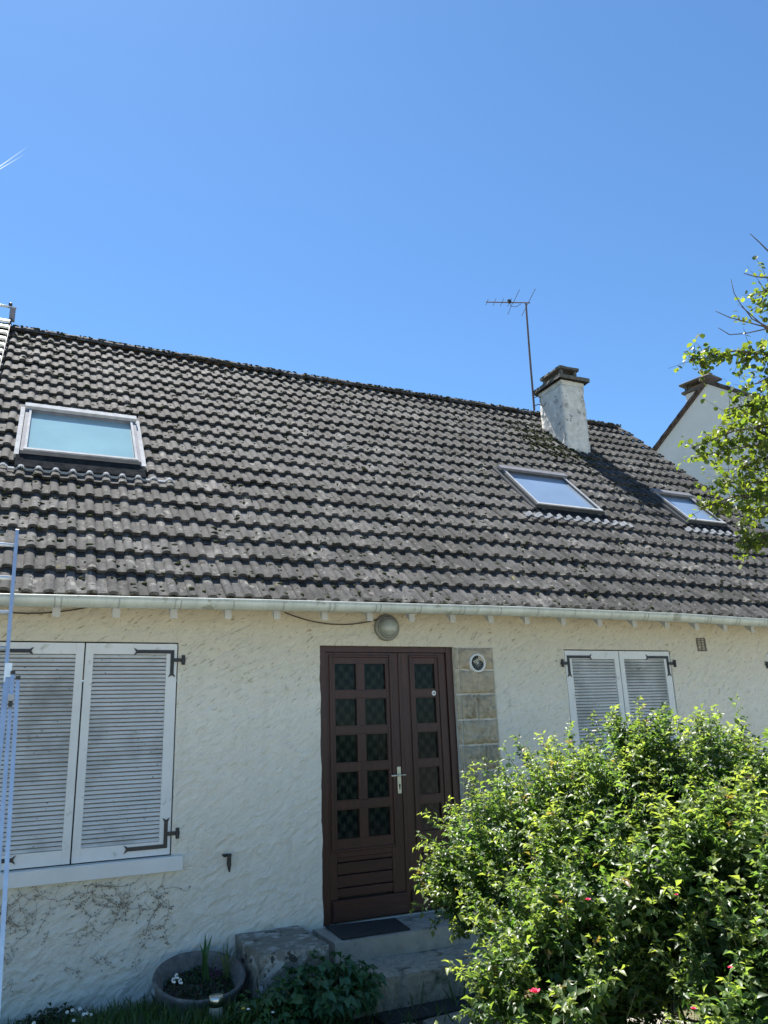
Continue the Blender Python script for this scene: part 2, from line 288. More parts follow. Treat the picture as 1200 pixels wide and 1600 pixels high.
M_ground = mat('lawn_ground', (.065, .08, .03), (.14, .14, .075), scale=3, rough=1, bump=.02, bscale=30, spots=[((.15, .125, .08), 1.3, .56, .12)])
M_slab = mat('paving_stone', (.20, .19, .165), (.32, .30, .26), scale=12, rough=.92, bump=.01, bscale=25, spots=[((.07, .08, .05), 7, .60, .08)])
M_mat = mat('rubber_mat', (.018, .020, .022), (.035, .037, .038), scale=60, rough=.85, bump=.006, bscale=120)
M_steel = mat('stainless_steel', (.52, .50, .46), (.60, .58, .54), scale=10, rough=.25, metal=1)
M_lglass = mat('frosted_lamp_glass', (.30, .31, .26), (.40, .41, .35), scale=20, rough=.15, spec=.7)
M_lring = mat('lamp_ring', (.22, .22, .18), (.30, .30, .25), scale=20, rough=.5, metal=.2)
M_cable = mat('brown_cable', (.07, .05, .035), rough=.6)
M_brass = mat('satin_handle', (.62, .58, .44), (.68, .64, .50), scale=20, rough=.35, metal=.6)
M_tin = mat('brown_grille', (.12, .10, .075), (.17, .14, .11), scale=20, rough=.8)
M_bowl = mat('weathered_bowl', (.10, .10, .095), (.18, .175, .165), scale=18, rough=.92, bump=.008, bscale=60, spots=[((.30, .30, .28), 9, .62, .1)])

# ------------------------------------------------------------------ ground
GZ = -.38
g = MB().add([(-900, -900, GZ), (900, -900, GZ), (900, 900, GZ), (-900, 900, GZ)], [(0, 1, 2, 3)]).obj('ground', M_ground); tag(g, kind='structure')
M_bounce = mat('pale_bounce_ground', (.34, .31, .26), (.48, .45, .39), scale=30, rough=1, bump=.01, bscale=90)
g = MB().add([(-26, -34, GZ+.004), (24, -34, GZ+.004), (24, -4.4, GZ+.004), (-26, -4.4, GZ+.004)], [(0, 1, 2, 3)]).obj('bounce_ground', M_bounce); tag(g, kind='structure')  # unseen pale ground, added to bounce sunlight onto the front wall

# ------------------------------------------------------------------ house
AL = .7703; CA, SA = math.cos(AL), math.sin(AL); OV, ZE, SR = .2694, 2.5402, 6.3007
XL, XR = -4.74, 7.756
def bow(X, s=0):
    b = np.interp(X, [-5, -2.5, -.6, 1.8, 3.8, 5.3, 7.7], [-.03, -.022, .004, .024, .018, -.012, -.05])
    rg = np.interp(X, [-4, -2.5, 1, 4, 7.7], [.015, .012, -.012, -.008, 0])
    k = s/SR; return float(b*(1-k) + rg*k)
def roofp(X, s, h=0.):
    h = h + bow(X, s)
    return (X, -OV + s*CA - h*SA, ZE + s*SA + h*CA)
house = empty('house', (2.5, 4, GZ)); tag(house, 'low cream rendered house with dark tiled roof, white shutters and brown double door', 'house')
YR = -OV + SR*CA; ZR = ZE + SR*SA; YB = 2*YR + OV
# front wall with openings
OPEN = [(-2.602, -1.196, .640, 2.224, .035), (0, 1.34, 0, 2.216, .10), (2.612, 4.018, .640, 2.205, .035), (5.50, 6.90, .640, 2.19, .035)]
def wall_mesh():
    bxs = sorted({-4.6, 7.60, 1.341, 1.772, *[o[0] for o in OPEN], *[o[1] for o in OPEN]}); bzs = sorted({GZ-.1, 2.56, *[o[2] for o in OPEN], *[o[3] for o in OPEN]})
    def grid(b, st):
        out = [b[0]]
        for p, q in zip(b[:-1], b[1:]):
            n = max(1, round((q-p)/st)); out += list(np.linspace(p, q, n+1)[1:])
        return np.array(out)
    xs, zs = grid(bxs, .0145), grid(bzs, .0145); XX, ZZ = np.meshgrid(xs, zs, indexing='ij'); H = np.zeros_like(XX)
    # thrown and trowelled render: overlapping strokes, steep on the lower side and feathered above
    for _ in range(7600):
        cx, cz = rng.uniform(-4.6, 7.6), rng.uniform(-.48, 2.56); L_ = rng.uniform(.035, .11)*(1.35 if cz < .9 else 1); w_ = rng.uniform(.010, .026); a = rng.normal(.62, .45); amp = rng.uniform(.003, .0145)*(1.3 if cz < .9 else 1)
        r_ = L_*1.3; i0, i1 = np.searchsorted(xs, (cx-r_, cx+r_)); k0, k1 = np.searchsorted(zs, (cz-r_, cz+r_))
        if i1-i0 < 2 or k1-k0 < 2: continue
        dx, dz = XX[i0:i1, k0:k1]-cx, ZZ[i0:i1, k0:k1]-cz; u = dx*math.cos(a)+dz*math.sin(a); v = -dx*math.sin(a)+dz*math.cos(a) + .25*u*u/L_
        e = np.clip(1-(u/L_)**2, 0, 1)**.7; h = amp*e*np.where(v < 0, np.clip(1+v/(w_*.45), 0, 1), np.clip(1-v/(w_*2.2), 0, 1)**1.2)
        H[i0:i1, k0:k1] = np.maximum(H[i0:i1, k0:k1], h*.75 + .35*H[i0:i1, k0:k1])
    H += rng.normal(0, .0005, H.shape)
    fade = np.ones_like(H)
    for (a, b, c, d, _) in OPEN + [(1.341, 1.772, -1, 2.213, 0)]:
        dd = np.maximum(np.maximum(a-XX, XX-b), np.maximum(c-ZZ, ZZ-d)); fade = np.minimum(fade, np.clip(dd/.02, 0, 1))
    H *= fade
    V = np.stack([XX, -H, ZZ], -1).reshape(-1, 3); nz = len(zs)
    I, K = np.meshgrid(np.arange(len(xs)-1), np.arange(nz-1), indexing='ij'); cx, cz = (xs[I]+xs[I+1])/2, (zs[K]+zs[K+1])/2; keep = np.ones(I.shape, bool)
    for (a, b, c, d, _) in OPEN: keep &= ~((cx > a) & (cx < b) & (cz > c) & (cz < d))
    q = (I*nz+K)[keep]; F = np.stack([q, q+nz, q+nz+1, q+1], -1)
    rv = []
    for (a, b, c, d, dp) in OPEN:
        rv.append(MB().add([(a, 0, c), (b, 0, c), (b, 0, d), (a, 0, d), (a, dp, c), (b, dp, c), (b, dp, d), (a, dp, d)], [(0, 1, 5, 4), (1, 2, 6, 5), (2, 3, 7, 6), (3, 0, 4, 7)]))
    return V, F, rv
wv, wf, wrv = wall_mesh(); wall = mesh_obj('wall', wv, wf, M_wall, house, smooth=True); [r_.obj('reveal', M_wall, house) for r_ in wrv]
# slightly ragged render edge on the left of the door opening
e = MB(); pts = []
zz = np.linspace(.0, 2.22, 60)
for i, z in enumerate(zz): pts.append((.003 + .005*math.sin(z*17)*math.sin(z*5.3+1) + .004*random.random(), z))
n = len(pts); e.add([(-.03, -.0045, z) for _, z in pts] + [(x, -.006, z) for x, z in pts] + [(x-.003, .02, z) for x, z in pts], [(i, i+n, i+1+n, i+1) for i in range(n-1)] + [(i+n, i+2*n, i+1+2*n, i+1+n) for i in range(n-1)])
e.obj('render_edge', M_wall, house)
# gable and back walls
for name, X in (('gable_wall', -4.6), ('gable_wall', 7.60)):
    MB().add([(X, .0, GZ-.1), (X, YB-.35, GZ-.1), (X, YB-.35, 2.5), (X, YR, ZR-.35), (X, 0, 2.5)], [(0, 1, 2, 3, 4)]).obj(name, M_wall, house)
MB().add([(-4.6, YB-.35, GZ-.1), (7.6, YB-.35, GZ-.1), (7.6, YB-.35, 2.5), (-4.6, YB-.35, 2.5)], [(0, 1, 2, 3)]).obj('back_wall', M_wall, house)
# roof deck: front, back, underside
d = MB()
nx = 26; xs = np.linspace(XL+.02, XR-.03, nx)
A = [roofp(x, .07, -.07) for x in xs]; B = [roofp(x, SR, -.07) for x in xs]; A2 = [roofp(x, .07, -.11) for x in xs]; B2 = [roofp(x, SR, -.11) for x in xs]
d.add(A+B, [(i, i+1, nx+i+1, nx+i) for i in range(nx-1)]); d.add(A2+B2, [(i, nx+i, nx+i+1, i+1) for i in range(nx-1)])
d.add(A+A2, [(i, nx+i, nx+i+1, i+1) for i in range(nx-1)]); d.add([A[-1], B[-1], B2[-1], A2[-1]], [(0, 1, 2, 3)]); d.add([A[0], B[0], B2[0], A2[0]], [(3, 2, 1, 0)])
d.add([(XL, YR, ZR), (XR, YR, ZR), (XR, YB, ZE), (XL, YB, ZE)], [(0, 1, 2, 3)])
roof = d.obj('roof', M_under, house)

# roof tiles -------------------------------------------------------
TW, GA = .3004, .3122; X0 = -2.339 - .045 - 8*TW
def tile_profile():
    P = []
    rw, pan, hgt = .082, .068, .031
    for k in range(2):
        b = k*.1502
        for j in range(7):
            a = math.pi*j/6; P.append((b + rw/2 - rw/2*math.cos(a), hgt*math.sin(a)**.85))
        P.append((b + rw + pan*.5, -.001))
    P.append((TW + .006, .0))
    return P
PROF = tile_profile()
def tile_geo():
    n = len(PROF); L = .345; th = .030
    v = [(x, 0, z) for x, z in PROF] + [(x, L, z) for x, z in PROF] + [(x, .0, z) for x, z in PROF] + [(x, .005, z-th) for x, z in PROF]
    f = [(i, i+1, n+i+1, n+i) for i in range(n-1)] + [(3*n+i, 3*n+i+1, 2*n+i+1, 2*n+i) for i in range(n-1)]
    v += [(PROF[0][0], 0, 0), (PROF[0][0], L, 0), (PROF[0][0], L, -th), (PROF[0][0], 0, -th), (PROF[-1][0], 0, 0), (PROF[-1][0], L, 0), (PROF[-1][0], L, -th), (PROF[-1][0], 0, -th)]
    k = 4*n; f += [(k, k+1, k+2, k+3), (k+7, k+6, k+5, k+4)]
    return v, f
TV, TF = tile_geo(); HT = -.046; TVa = np.array(TV)
tme = bpy.data.meshes.new('roof_tile'); tme.from_pydata(TV, [], TF); tme.materials.append(M_tile)
tme.polygons.foreach_set('use_smooth', np.array([i < len(PROF)-1 for i in range(len(TF))])); tme.update()
SKY = [(-2.57, -1.35, 2.14, 3.46), (3.35, 4.55, 2.18, 3.36), (5.99, 6.85, 2.24, 3.23)]      # X0,X1,s0,s1
CHX0, CHX1, CHY0, CHY1, CHZ = 5.486, 5.943, 3.088, 3.71, 7.04
tiles = []
TILT = math.asin(.036/GA)
for r_ in range(20):
    for c_ in range(60):
        X = X0 + c_*TW; 
        if X > XR - TW*.6: break
        s = .028 + r_*GA
        cx, cs = X+TW/2, s+.17
        if any(a+.06 < X and X+TW < b-.06 and c+.0 < s and s+.3 < d_ for a, b, c, d_ in SKY): continue
        P = Vector(roofp(X, s + random.gauss(0, .005) - (random.uniform(.01, .03) if random.random() < .045 else 0), .006+abs(random.gauss(0, .002))))
        rot = Matrix.Rotation(AL - TILT + random.gauss(0, .006), 4, 'X') @ Matrix.Rotation(random.gauss(0, .012), 4, 'Z') @ Matrix.Rotation(-.012 + random.gauss(0, .005), 4, 'Y')
        k = math.atan2(bow(X+.15, s)-bow(X-.15, s), .3)
        mtx = Matrix.Translation(P) @ Matrix.Rotation(-k, 4, 'Y') @ rot
        u, v_, z = project(P)
        inside = -20 < u < 1215 and z > 0
        tiles.append((0 if inside else 1, z, mtx))
tiles.sort(key=lambda t: (t[0], t[1]))
for _, _, mtx in tiles[:300]:
    o = bpy.data.objects.new('roof_tile', tme); link(o, roof); o.matrix_basis = mtx
VV, FF = [], []
for i, (_, _, mtx) in enumerate(tiles[300:]):
    mm = np.array(mtx); VV.append(TVa @ mm[:3, :3].T + mm[:3, 3]); FF += [tuple(q + i*len(TV) for q in fc) for fc in TF]
o = mesh_obj('roof_tiling', np.concatenate(VV), FF, M_tile, roof); tag(o, kind='stuff')
o.data.polygons.foreach_set('use_smooth', np.tile([i < len(PROF)-1 for i in range(len(TF))], len(tiles)-300))
# ridge tiles
rt = MB(); nseg = 8
for y in (0, 1):
    for j in range(nseg+1):
        a = math.pi*j/nseg; rr = .125 if y == 0 else .112
        rt.v.append((y*.36, -rr*math.cos(a), rr*.85*math.sin(a)-.02))
for j in range(nseg): rt.f.append((j, j+1, nseg+1+j+1, nseg+1+j))
rt.add([(0, -.10*math.cos(math.pi*j/nseg), .10*.85*math.sin(math.pi*j/nseg)-.03) for j in range(nseg+1)], [])
for j in range(nseg): rt.f.append((2*nseg+2+j, 2*nseg+3+j, j+1, j))
rme = bpy.data.meshes.new('ridge_tile'); rme.from_pydata(rt.v, [], rt.f); rme.materials.append(M_tile); rme.polygons.foreach_set('use_smooth', np.ones(len(rt.f), bool))
x = XL
while x < XR-.36:
    o = bpy.data.objects.new('ridge_tile', rme); link(o, roof); p = roofp(x, SR, 0)
    o.location = (x, YR, p[2]-.045+random.gauss(0, .006)); o.rotation_euler = (random.gauss(0, .03), -.015, random.gauss(0, .012)); x += .335
# moss cushions on the tiles and along the ridge, one mass
def lump(nv=1):
    t = (1+5**.5)/2; v = np.array([(-1, t, 0), (1, t, 0), (-1, -t, 0), (1, -t, 0), (0, -1, t), (0, 1, t), (0, -1, -t), (0, 1, -t), (t, 0, -1), (t, 0, 1), (-t, 0, -1), (-t, 0, 1)])/math.hypot(1, t)
    f = np.array([(0, 11, 5), (0, 5, 1), (0, 1, 7), (0, 7, 10), (0, 10, 11), (1, 5, 9), (5, 11, 4), (11, 10, 2), (10, 7, 6), (7, 1, 8), (3, 9, 4), (3, 4, 2), (3, 2, 6), (3, 6, 8), (3, 8, 9), (4, 9, 5), (2, 4, 11), (6, 2, 10), (8, 6, 7), (9, 8, 1)])
    return v, f
LV, LF = lump()
def lumps(spec):
    """spec rows: x,y,z,rx,ry,rz in roof frame axes"""
    V, F = [], []
    for i, (P, sx, sy, sz) in enumerate(spec):
        q = LV*(1+rng.normal(0, .16, (12, 1)))*np.array([sx, sy, sz]); a = random.random()*6.28
        q = np.stack([q[:, 0], q[:, 1]*CA - q[:, 2]*SA, q[:, 1]*SA + q[:, 2]*CA], 1)
        V.append(q+np.array(P)); F.append(LF+i*12)
    return np.concatenate(V), np.concatenate(F)
spec = []
for _ in range(5200):
    X = random.uniform(XL+2, XR-.1); s = random.uniform(.05, SR-.05)
    if math.sin(X*2.1+1)*math.sin(s*1.7+X*.6) < random.uniform(-1.3, .6): continue
    if any(a-.1 < X < b+.1 and c-.15 < s < d_+.05 for a, b, c, d_ in SKY): continue
    k = .014 + .012*random.random()**2
    ph = ((X-X0) % .1502); hh = .031*math.sin(math.pi*ph/.082)**.85 if ph < .082 else 0
    fr = ((s-.028) % GA)/GA
    spec.append((roofp(X, s, .004+hh-.030*fr), k*random.uniform(.8, 1.5), k*random.uniform(.7, 1.3), k*.6))
for _ in range(420):                         # thicker moss by the chimney foot
    X = random.gauss(5.2, .28); s = random.gauss(4.85, .35)
    spec.append((roofp(X, min(s, SR), .01), .03*random.uniform(.5, 1.4), .03*random.uniform(.5, 1.2), .02))
x = XL+1.2
while x < XR-.1:
    x += random.expovariate(1/.013); a = random.uniform(.1, 2.6)
    spec.append(((x, YR-.125*math.cos(a), ZR+bow(x, SR)-.055+.10*math.sin(a)), .018*random.uniform(.6, 2), .016*random.uniform(.5, 1.4), .010*random.uniform(.5, 1.6)))
mv, mf = lumps(spec)
o = mesh_obj('moss', mv, mf, M_moss, roof, smooth=True); tag(o, kind='stuff')

# gutter -----------------------------------------------------------
gx = np.linspace(XL-.02, XR+.02, 60); gr = .062; gyc = -.345
V, F = [], []; seg = 12
prof = [(-gr-.010, .004), (-gr-.012, .014), (-gr, .018), (-gr+.004, .008)] + [(-gr*math.cos(math.pi*j/seg), -gr*math.sin(math.pi*j/seg)) for j in range(0, seg+1)]
for X in gx:
    for (a, b) in prof: V.append((X, gyc+a, 2.508+bow(X)+b))
n = len(prof)
for i in range(len(gx)-1):
    for j in range(n-1): F.append((i*n+j, i*n+j+1, (i+1)*n+j+1, (i+1)*n+j))
gut = mesh_obj('gutter', V, F, M_zinc, house, smooth=True)
RX = [-4.28, -3.86, -3.44, -3.0, -2.58, -2.13, -1.71, -1.28, -.85, -.44, -.02, .40, .81, 1.23, 1.64, 2.05, 2.48, 2.93, 3.38, 3.82, 4.24, 4.66, 5.08, 5.5, 5.92, 6.34, 6.76, 7.2]
for X in RX:
    for dx in (-.022, .022) if random.random() < .55 else (0.,):
        mb = MB(); r2 = gr+.003; zc = 2.508+bow(X)
        P = [(X+dx, gyc-r2*math.cos(math.pi*j/seg), zc-r2*math.sin(math.pi*j/seg)) for j in range(seg+1)]
        w_ = .005
        mb.add([(a-w_, b, c) for a, b, c in P]+[(a+w_, b, c) for a, b, c in P], [(j, j+1, seg+2+j, seg+1+j) for j in range(seg)])
        mb.obj('gutter_bracket', M_zincdark, gut)
    z = 2.53+bow(X)
    w2, yf = .027, -.215
    MB().add([(X-w2, .01, z+.075), (X+w2, .01, z+.075), (X-w2, yf, z-.135), (X+w2, yf, z-.135), (X-w2, .01, z+.16), (X+w2, .01, z+.16), (X-w2, yf, z-.04), (X+w2, yf, z-.04)],
             [(0, 2, 3, 1), (2, 6, 7, 3), (0, 4, 6, 2), (1, 3, 7, 5), (4, 5, 7, 6)]).obj('rafter_end', M_rafter, house)
# pale eaves board closing the gap between the rafters
# ------------------------------------------------------------------ shutters and sills
def strap(mb, x, z, sx, sz, y=-.004):
    """L shaped fish-tail strap; corner at (x,z), arms towards -sx*X and sz*Z"""
    t, a, b = .014, .27, .17
    def P(pts): 
        pts = [(x+sx*px, z+sz*pz_) for px, pz_ in pts]
        if sx*sz < 0: pts = pts[::-1]
        mb.prism(pts, y-.006, y)
    P([(t, -t), (t, t), (-a, t), (-a-.028, t+.016), (-a-.012, 0), (-a-.028, -t-.016), (-a, -t), (-t, -t)])
    P([(t, t), (t, b), (t+.014, b+.03), (0, b+.014), (-t-.014, b+.03), (-t, b), (-t, t)][::-1])
def shutter(x0, x1, z0, z1, hinge_right, ry=.004):
    fr = MB(); h = .03
    wl, wr = (.062, .085) if hinge_right else (.085, .062)
    fr.box(x0+.003, x0+wl, ry, ry+h, z0+.004, z1-.004, bev=.002); fr.box(x1-wr, x1-.003, ry, ry+h, z0+.004, z1-.004, bev=.002)
    fr.box(x0+wl, x1-wr, ry+.001, ry+h-.001, z1-.088, z1-.005); fr.box(x0+wl, x1-wr, ry+.001, ry+h-.001, z0+.005, z0+.10)
    sh = fr.obj('shutter', M_shut, house)
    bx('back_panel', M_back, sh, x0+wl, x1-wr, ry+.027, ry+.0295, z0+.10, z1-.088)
    zb, zt = z0+.10, z1-.088; ns = 46; st = (zt-zb)/ns
    mb = MB(); hx = (x1-wr)-(x0+wl)
    mb.add([(0, -.002, -.010), (hx, -.002, -.010), (hx, .002, -.013), (0, .002, -.013), (0, .014, .009), (hx, .014, .009), (hx, .017, .006), (0, .017, .006)],
           [(0, 1, 5, 4), (3, 7, 6, 2), (0, 3, 2, 1), (0, 4, 7, 3), (1, 2, 6, 5)])
    me = bpy.data.meshes.new('slat'); me.from_pydata(mb.v, [], mb.f); me.materials.append(M_slat)
    for i in range(ns):
        o = bpy.data.objects.new('slat', me); link(o, sh); o.location = (x0+wl, ry+.006, zb+st*(i+.5)); o.rotation_euler = (random.gauss(0, .03), random.gauss(0, .0012), 0)
    for top in (0, 1):
        mb = MB(); sx = 1 if hinge_right else -1; cx = (x1-.040) if hinge_right else (x0+.040); cz = (z1-.068) if top else (z0+.065)
        strap(mb, cx, cz, sx, -1 if top else 1, ry-.0005)
        ex = x1 if hinge_right else x0; hz = cz + (-.065 if top else .085)
        a, b = sorted((cx, ex+sx*.055)); mb.box(a, b, ry-.016, ry-.006, hz-.014, hz+.014)
        mb.tube([(ex+sx*.045, ry-.018, hz-.038), (ex+sx*.045, ry-.018, hz+.038)], .014, 8)
        mb.box(*sorted((ex+sx*.03, ex+sx*.062)), ry-.018, .002, hz-.012, hz+.012)
        mb.obj('hinge_strap', M_iron, sh)
    return sh
for i, (a, b, c, d_, _) in enumerate(OPEN):
    if i == 1: continue
    mid = (a+b)/2
    shutter(a+.006, mid-.002, c+.004, d_-.006, False); shutter(mid+.002, b-.006, c+.004, d_-.006, True)
    bx('window_sill', M_white if i else M_shut, house, a-.075, b+.08, -.055, .03, c-.105, c-.002, bev=.004)
# ------------------------------------------------------------------ door
door = empty('door', (0, .06, 0)); door.parent = house; door.matrix_parent_inverse = Matrix.Translation(-Vector(house.location))
def dobj(mb, name, mt, sm=False):
    o = mb.obj(name, mt, None, sm); o.parent = door; o.matrix_parent_inverse = (Matrix.Translation(house.matrix_basis.translation*0) @ Matrix.Translation(Vector((0, .06, 0)))).inverted(); return o
Y0 = .05
f = MB(); f.box(.002, .075, .012+Y0*.4, .12, .002, 2.213, bev=.003); f.box(1.27, 1.338, .03, .12, .002, 2.213, bev=.003); f.box(.075, 1.27, .035, .118, 2.165, 2.2125)
dobj(f, 'frame', M_wood)
def leaf(x0, x1, gx, name):
    """gx = list of pane x ranges; rails between the panes, mouldings, boards and kick board"""
    y = Y0; l = MB(); g0, g1 = gx[0][0], gx[-1][1]
    l.box(x0+.002, g0, y, y+.045, .004, 2.162, bev=.003); l.box(g1, x1-.002, y, y+.045, .004, 2.162, bev=.003)
    rows = [(2.07-.3025*k, 2.07-.3025*k-.238) for k in range(5)]
    l.box(g0, g1, y+.001, y+.044, 2.07, 2.161)
    for k in range(4): l.box(g0, g1, y+.001, y+.044, rows[k+1][0], rows[k][1], bev=.002)
    l.box(g0, g1, y+.001, y+.044, .49, rows[4][1])
    if len(gx) == 2: 
        for (t, b) in rows: l.box(gx[0][1], gx[1][0], y+.002, y+.043, b, t, bev=.002)
    o = dobj(l, name, M_wood)
    mo = MB()
    for (a, b, c, d_) in ((g0-.05, g0-.028, .53, 2.14), (g1+.028, g1+.05, .53, 2.14)): mo.box(a, b, y-.014, y+.001, c, d_, bev=.004)
    mo.box(g0-.028, g1+.028, y-.0135, y+.001, 2.118, 2.1395, bev=.004); mo.box(g0-.028, g1+.028, y-.0135, y+.001, .5305, .552, bev=.004)
    dobj(mo, 'moulding', M_wood)
    for (t, b) in rows:
        for (a, c) in gx:
            bd = MB(); bd.box(a, a+.007, y+.004, y+.03, b, t); bd.box(c-.007, c, y+.004, y+.03, b, t); bd.box(a+.007, c-.007, y+.004, y+.03, t-.007, t); bd.box(a+.007, c-.007, y+.004, y+.03, b, b+.007)
            q = MB().box(a, c, y+.026, y+.032, b, t); dobj(q, 'pane', M_pane); dobj(bd, 'glazing_bead', M_wood)
    for k, (b, t) in enumerate(((.186, .254), (.260, .350), (.356, .446), (.452, .490))):
        q = MB().box(g0, g1, y+.006, y+.04, b, t, bev=.004); dobj(q, 'board', M_wood_h)
    q = MB().box(x0+.03, x1-.004, y-.022, y+.0, .012, .175, bev=.008); dobj(q, 'kick_board', M_wood_h)
leaf(.075, .787, [(.157, .371), (.439, .657)], 'left_leaf'.replace('left_', 'wide_'))
leaf(.791, 1.27, [(.939, 1.16)], 'narrow_leaf')
mo = MB().box(.775, .803, Y0-.012, Y0, .006, 2.16, bev=.004); dobj(mo, 'cover_strip', M_wood)
h = MB().box(.728, .764, Y0-.009, Y0, .952, 1.175, bev=.003); dobj(h, 'handle_plate', M_brass)
h = MB().tube([(.746, Y0-.008, 1.105), (.746, Y0-.05, 1.105), (.735, Y0-.056, 1.105), (.648, Y0-.055, 1.104)], .0085, 8); h.tube([(.746, Y0-.045, 1.105), (.79, Y0-.05, 1.105)], .006, 8); dobj(h, 'handle', M_brass, True)
h = MB().box(.741, .751, Y0-.0112, Y0-.009, .99, 1.02); h.lathe([(.009, 0), (.009, .0022)], (.746, Y0-.009, 1.022), 12, 'y'); dobj(h, 'keyhole', M_iron)
st_ = on_y(678, 1083, Y0-.002)
k_ = MB().lathe([(.022, 0), (.022, .0015)], (float(st_[0]), Y0-.0005, float(st_[2])), 20, 'y'); dobj(k_, 'sticker', M_petal)
k_ = MB().box(float(st_[0])-.013, float(st_[0])-.002, Y0-.0035, Y0-.002, float(st_[2])-.004, float(st_[2])+.004); k_.box(float(st_[0])+.002, float(st_[0])+.011, Y0-.0035, Y0-.002, float(st_[2])-.006, float(st_[2])+.007); dobj(k_, 'sticker_print', M_iron)
# dark board painted as the unlit hall behind the door
bx('hall_shade_board', M_under, house, .01, 1.33, .121, .15, .0, 2.21)
# ------------------------------------------------------------------ stone pillar
pil = bx('stone_pillar', M_mortar, house, 1.341, 1.772, -.003, .10, -.0, 2.213)
zs = [2.212, 2.003, 1.780, 1.553, 1.327, 1.10, .873, .646, .42, .20, .0]
for i in range(10):
    t, b = zs[i]-.008, zs[i+1]+.008
    parts = [(1.385, 1.762)] if i % 2 == 0 or i == 1 else [(1.385, 1.545), (1.565, 1.755)]
    if i in (1, 3): parts = [(1.385, 1.762)]
    if i in (2, 4, 6, 8): parts = [(1.385, 1.545 if i == 2 else 1.60), ((1.56 if i == 2 else 1.615), 1.757)]
    for (a, c) in parts + [(1.343, 1.372)]:
        nxx, nzz = (13, 9) if c-a > .1 else (2, 9); V, F = [], []
        for jz in range(nzz):
            for jx in range(nxx):
                ex = min(jx, nxx-1-jx); ez = min(jz, nzz-1-jz); edge = (ex == 0 or ez == 0)
                yy = -.008 if edge else (-.014 if min(ex, ez) == 1 else -.020) - random.random()**2*.038
                V.append((a+(c-a)*jx/(nxx-1) + (0 if ex == 0 else random.gauss(0, .005)) + (random.gauss(0, .002)), yy, b+(t-b)*jz/(nzz-1)+(0 if ez == 0 else random.gauss(0, .006)) + random.gauss(0, .003)))
        for jz in range(nzz-1):
            for jx in range(nxx-1): k = jz*nxx+jx; F.append((k, k+1, k+nxx+1, k+nxx))
        nb_ = len(V); loop = [jx for jx in range(nxx)] + [jz*nxx+nxx-1 for jz in range(1, nzz)] + [(nzz-1)*nxx+jx for jx in range(nxx-2, -1, -1)] + [jz*nxx for jz in range(nzz-2, 0, -1)]
        V += [(V[q_][0], .004, V[q_][2]) for q_ in loop]
        F += [(loop[q_], nb_+q_, nb_+(q_+1) % len(loop), loop[(q_+1) % len(loop)]) for q_ in range(len(loop))]
        mesh_obj('stone', V, F, M_stone, pil, smooth=True)
# ventilation grille in the wall
gl = MB(); gl.box(4.425, 4.445, -.008, .01, 2.20, 2.345); gl.box(4.54, 4.56, -.008, .01, 2.20, 2.345); gl.box(4.445, 4.54, -.0075, .01, 2.20, 2.215); gl.box(4.445, 4.54, -.0075, .01, 2.33, 2.345)
for k in range(6): gl.box(4.445, 4.54, -.006, .004, 2.222+k*.018, 2.232+k*.018)
gl.box(4.487, 4.497, -.0085, .003, 2.215, 2.33)
gl.obj('air_grille', M_tin, house)

# ------------------------------------------------------------------ skylights
def rbox(mb, X0_, X1_, s0, s1, h0, h1):
    P = [roofp(X, s, h) for X in (X0_, X1_) for s in (s0, s1) for h in (h0, h1)]
    mb.add(P, [(0, 1, 3, 2), (4, 6, 7, 5), (0, 4, 5, 1), (2, 3, 7, 6), (0, 2, 6, 4), (1, 5, 7, 3)]); return mb
def wave_strip(X0_, X1_, s0, s1, h, amp=.03, n_per=8, zig=0.):
    n = int((X1_-X0_)/.1502*n_per); V, F = [], []
    for i in range(n+1):
        X = X0_+(X1_-X0_)*i/n; ph = ((X-X0) % .1502); hh = amp*math.sin(math.pi*ph/.082)**.85 if ph < .082 else 0
        j = zig*(i % 2)
        V += [roofp(X, s0+j, h+hh+.004), roofp(X, s1, h+hh+.006-.0), roofp(X, s0+j, h+hh-.012)]
    for i in range(n): a = 3*i; F += [(a, a+3, a+4, a+1), (a+2, a+5, a+3, a)]
    return V, F
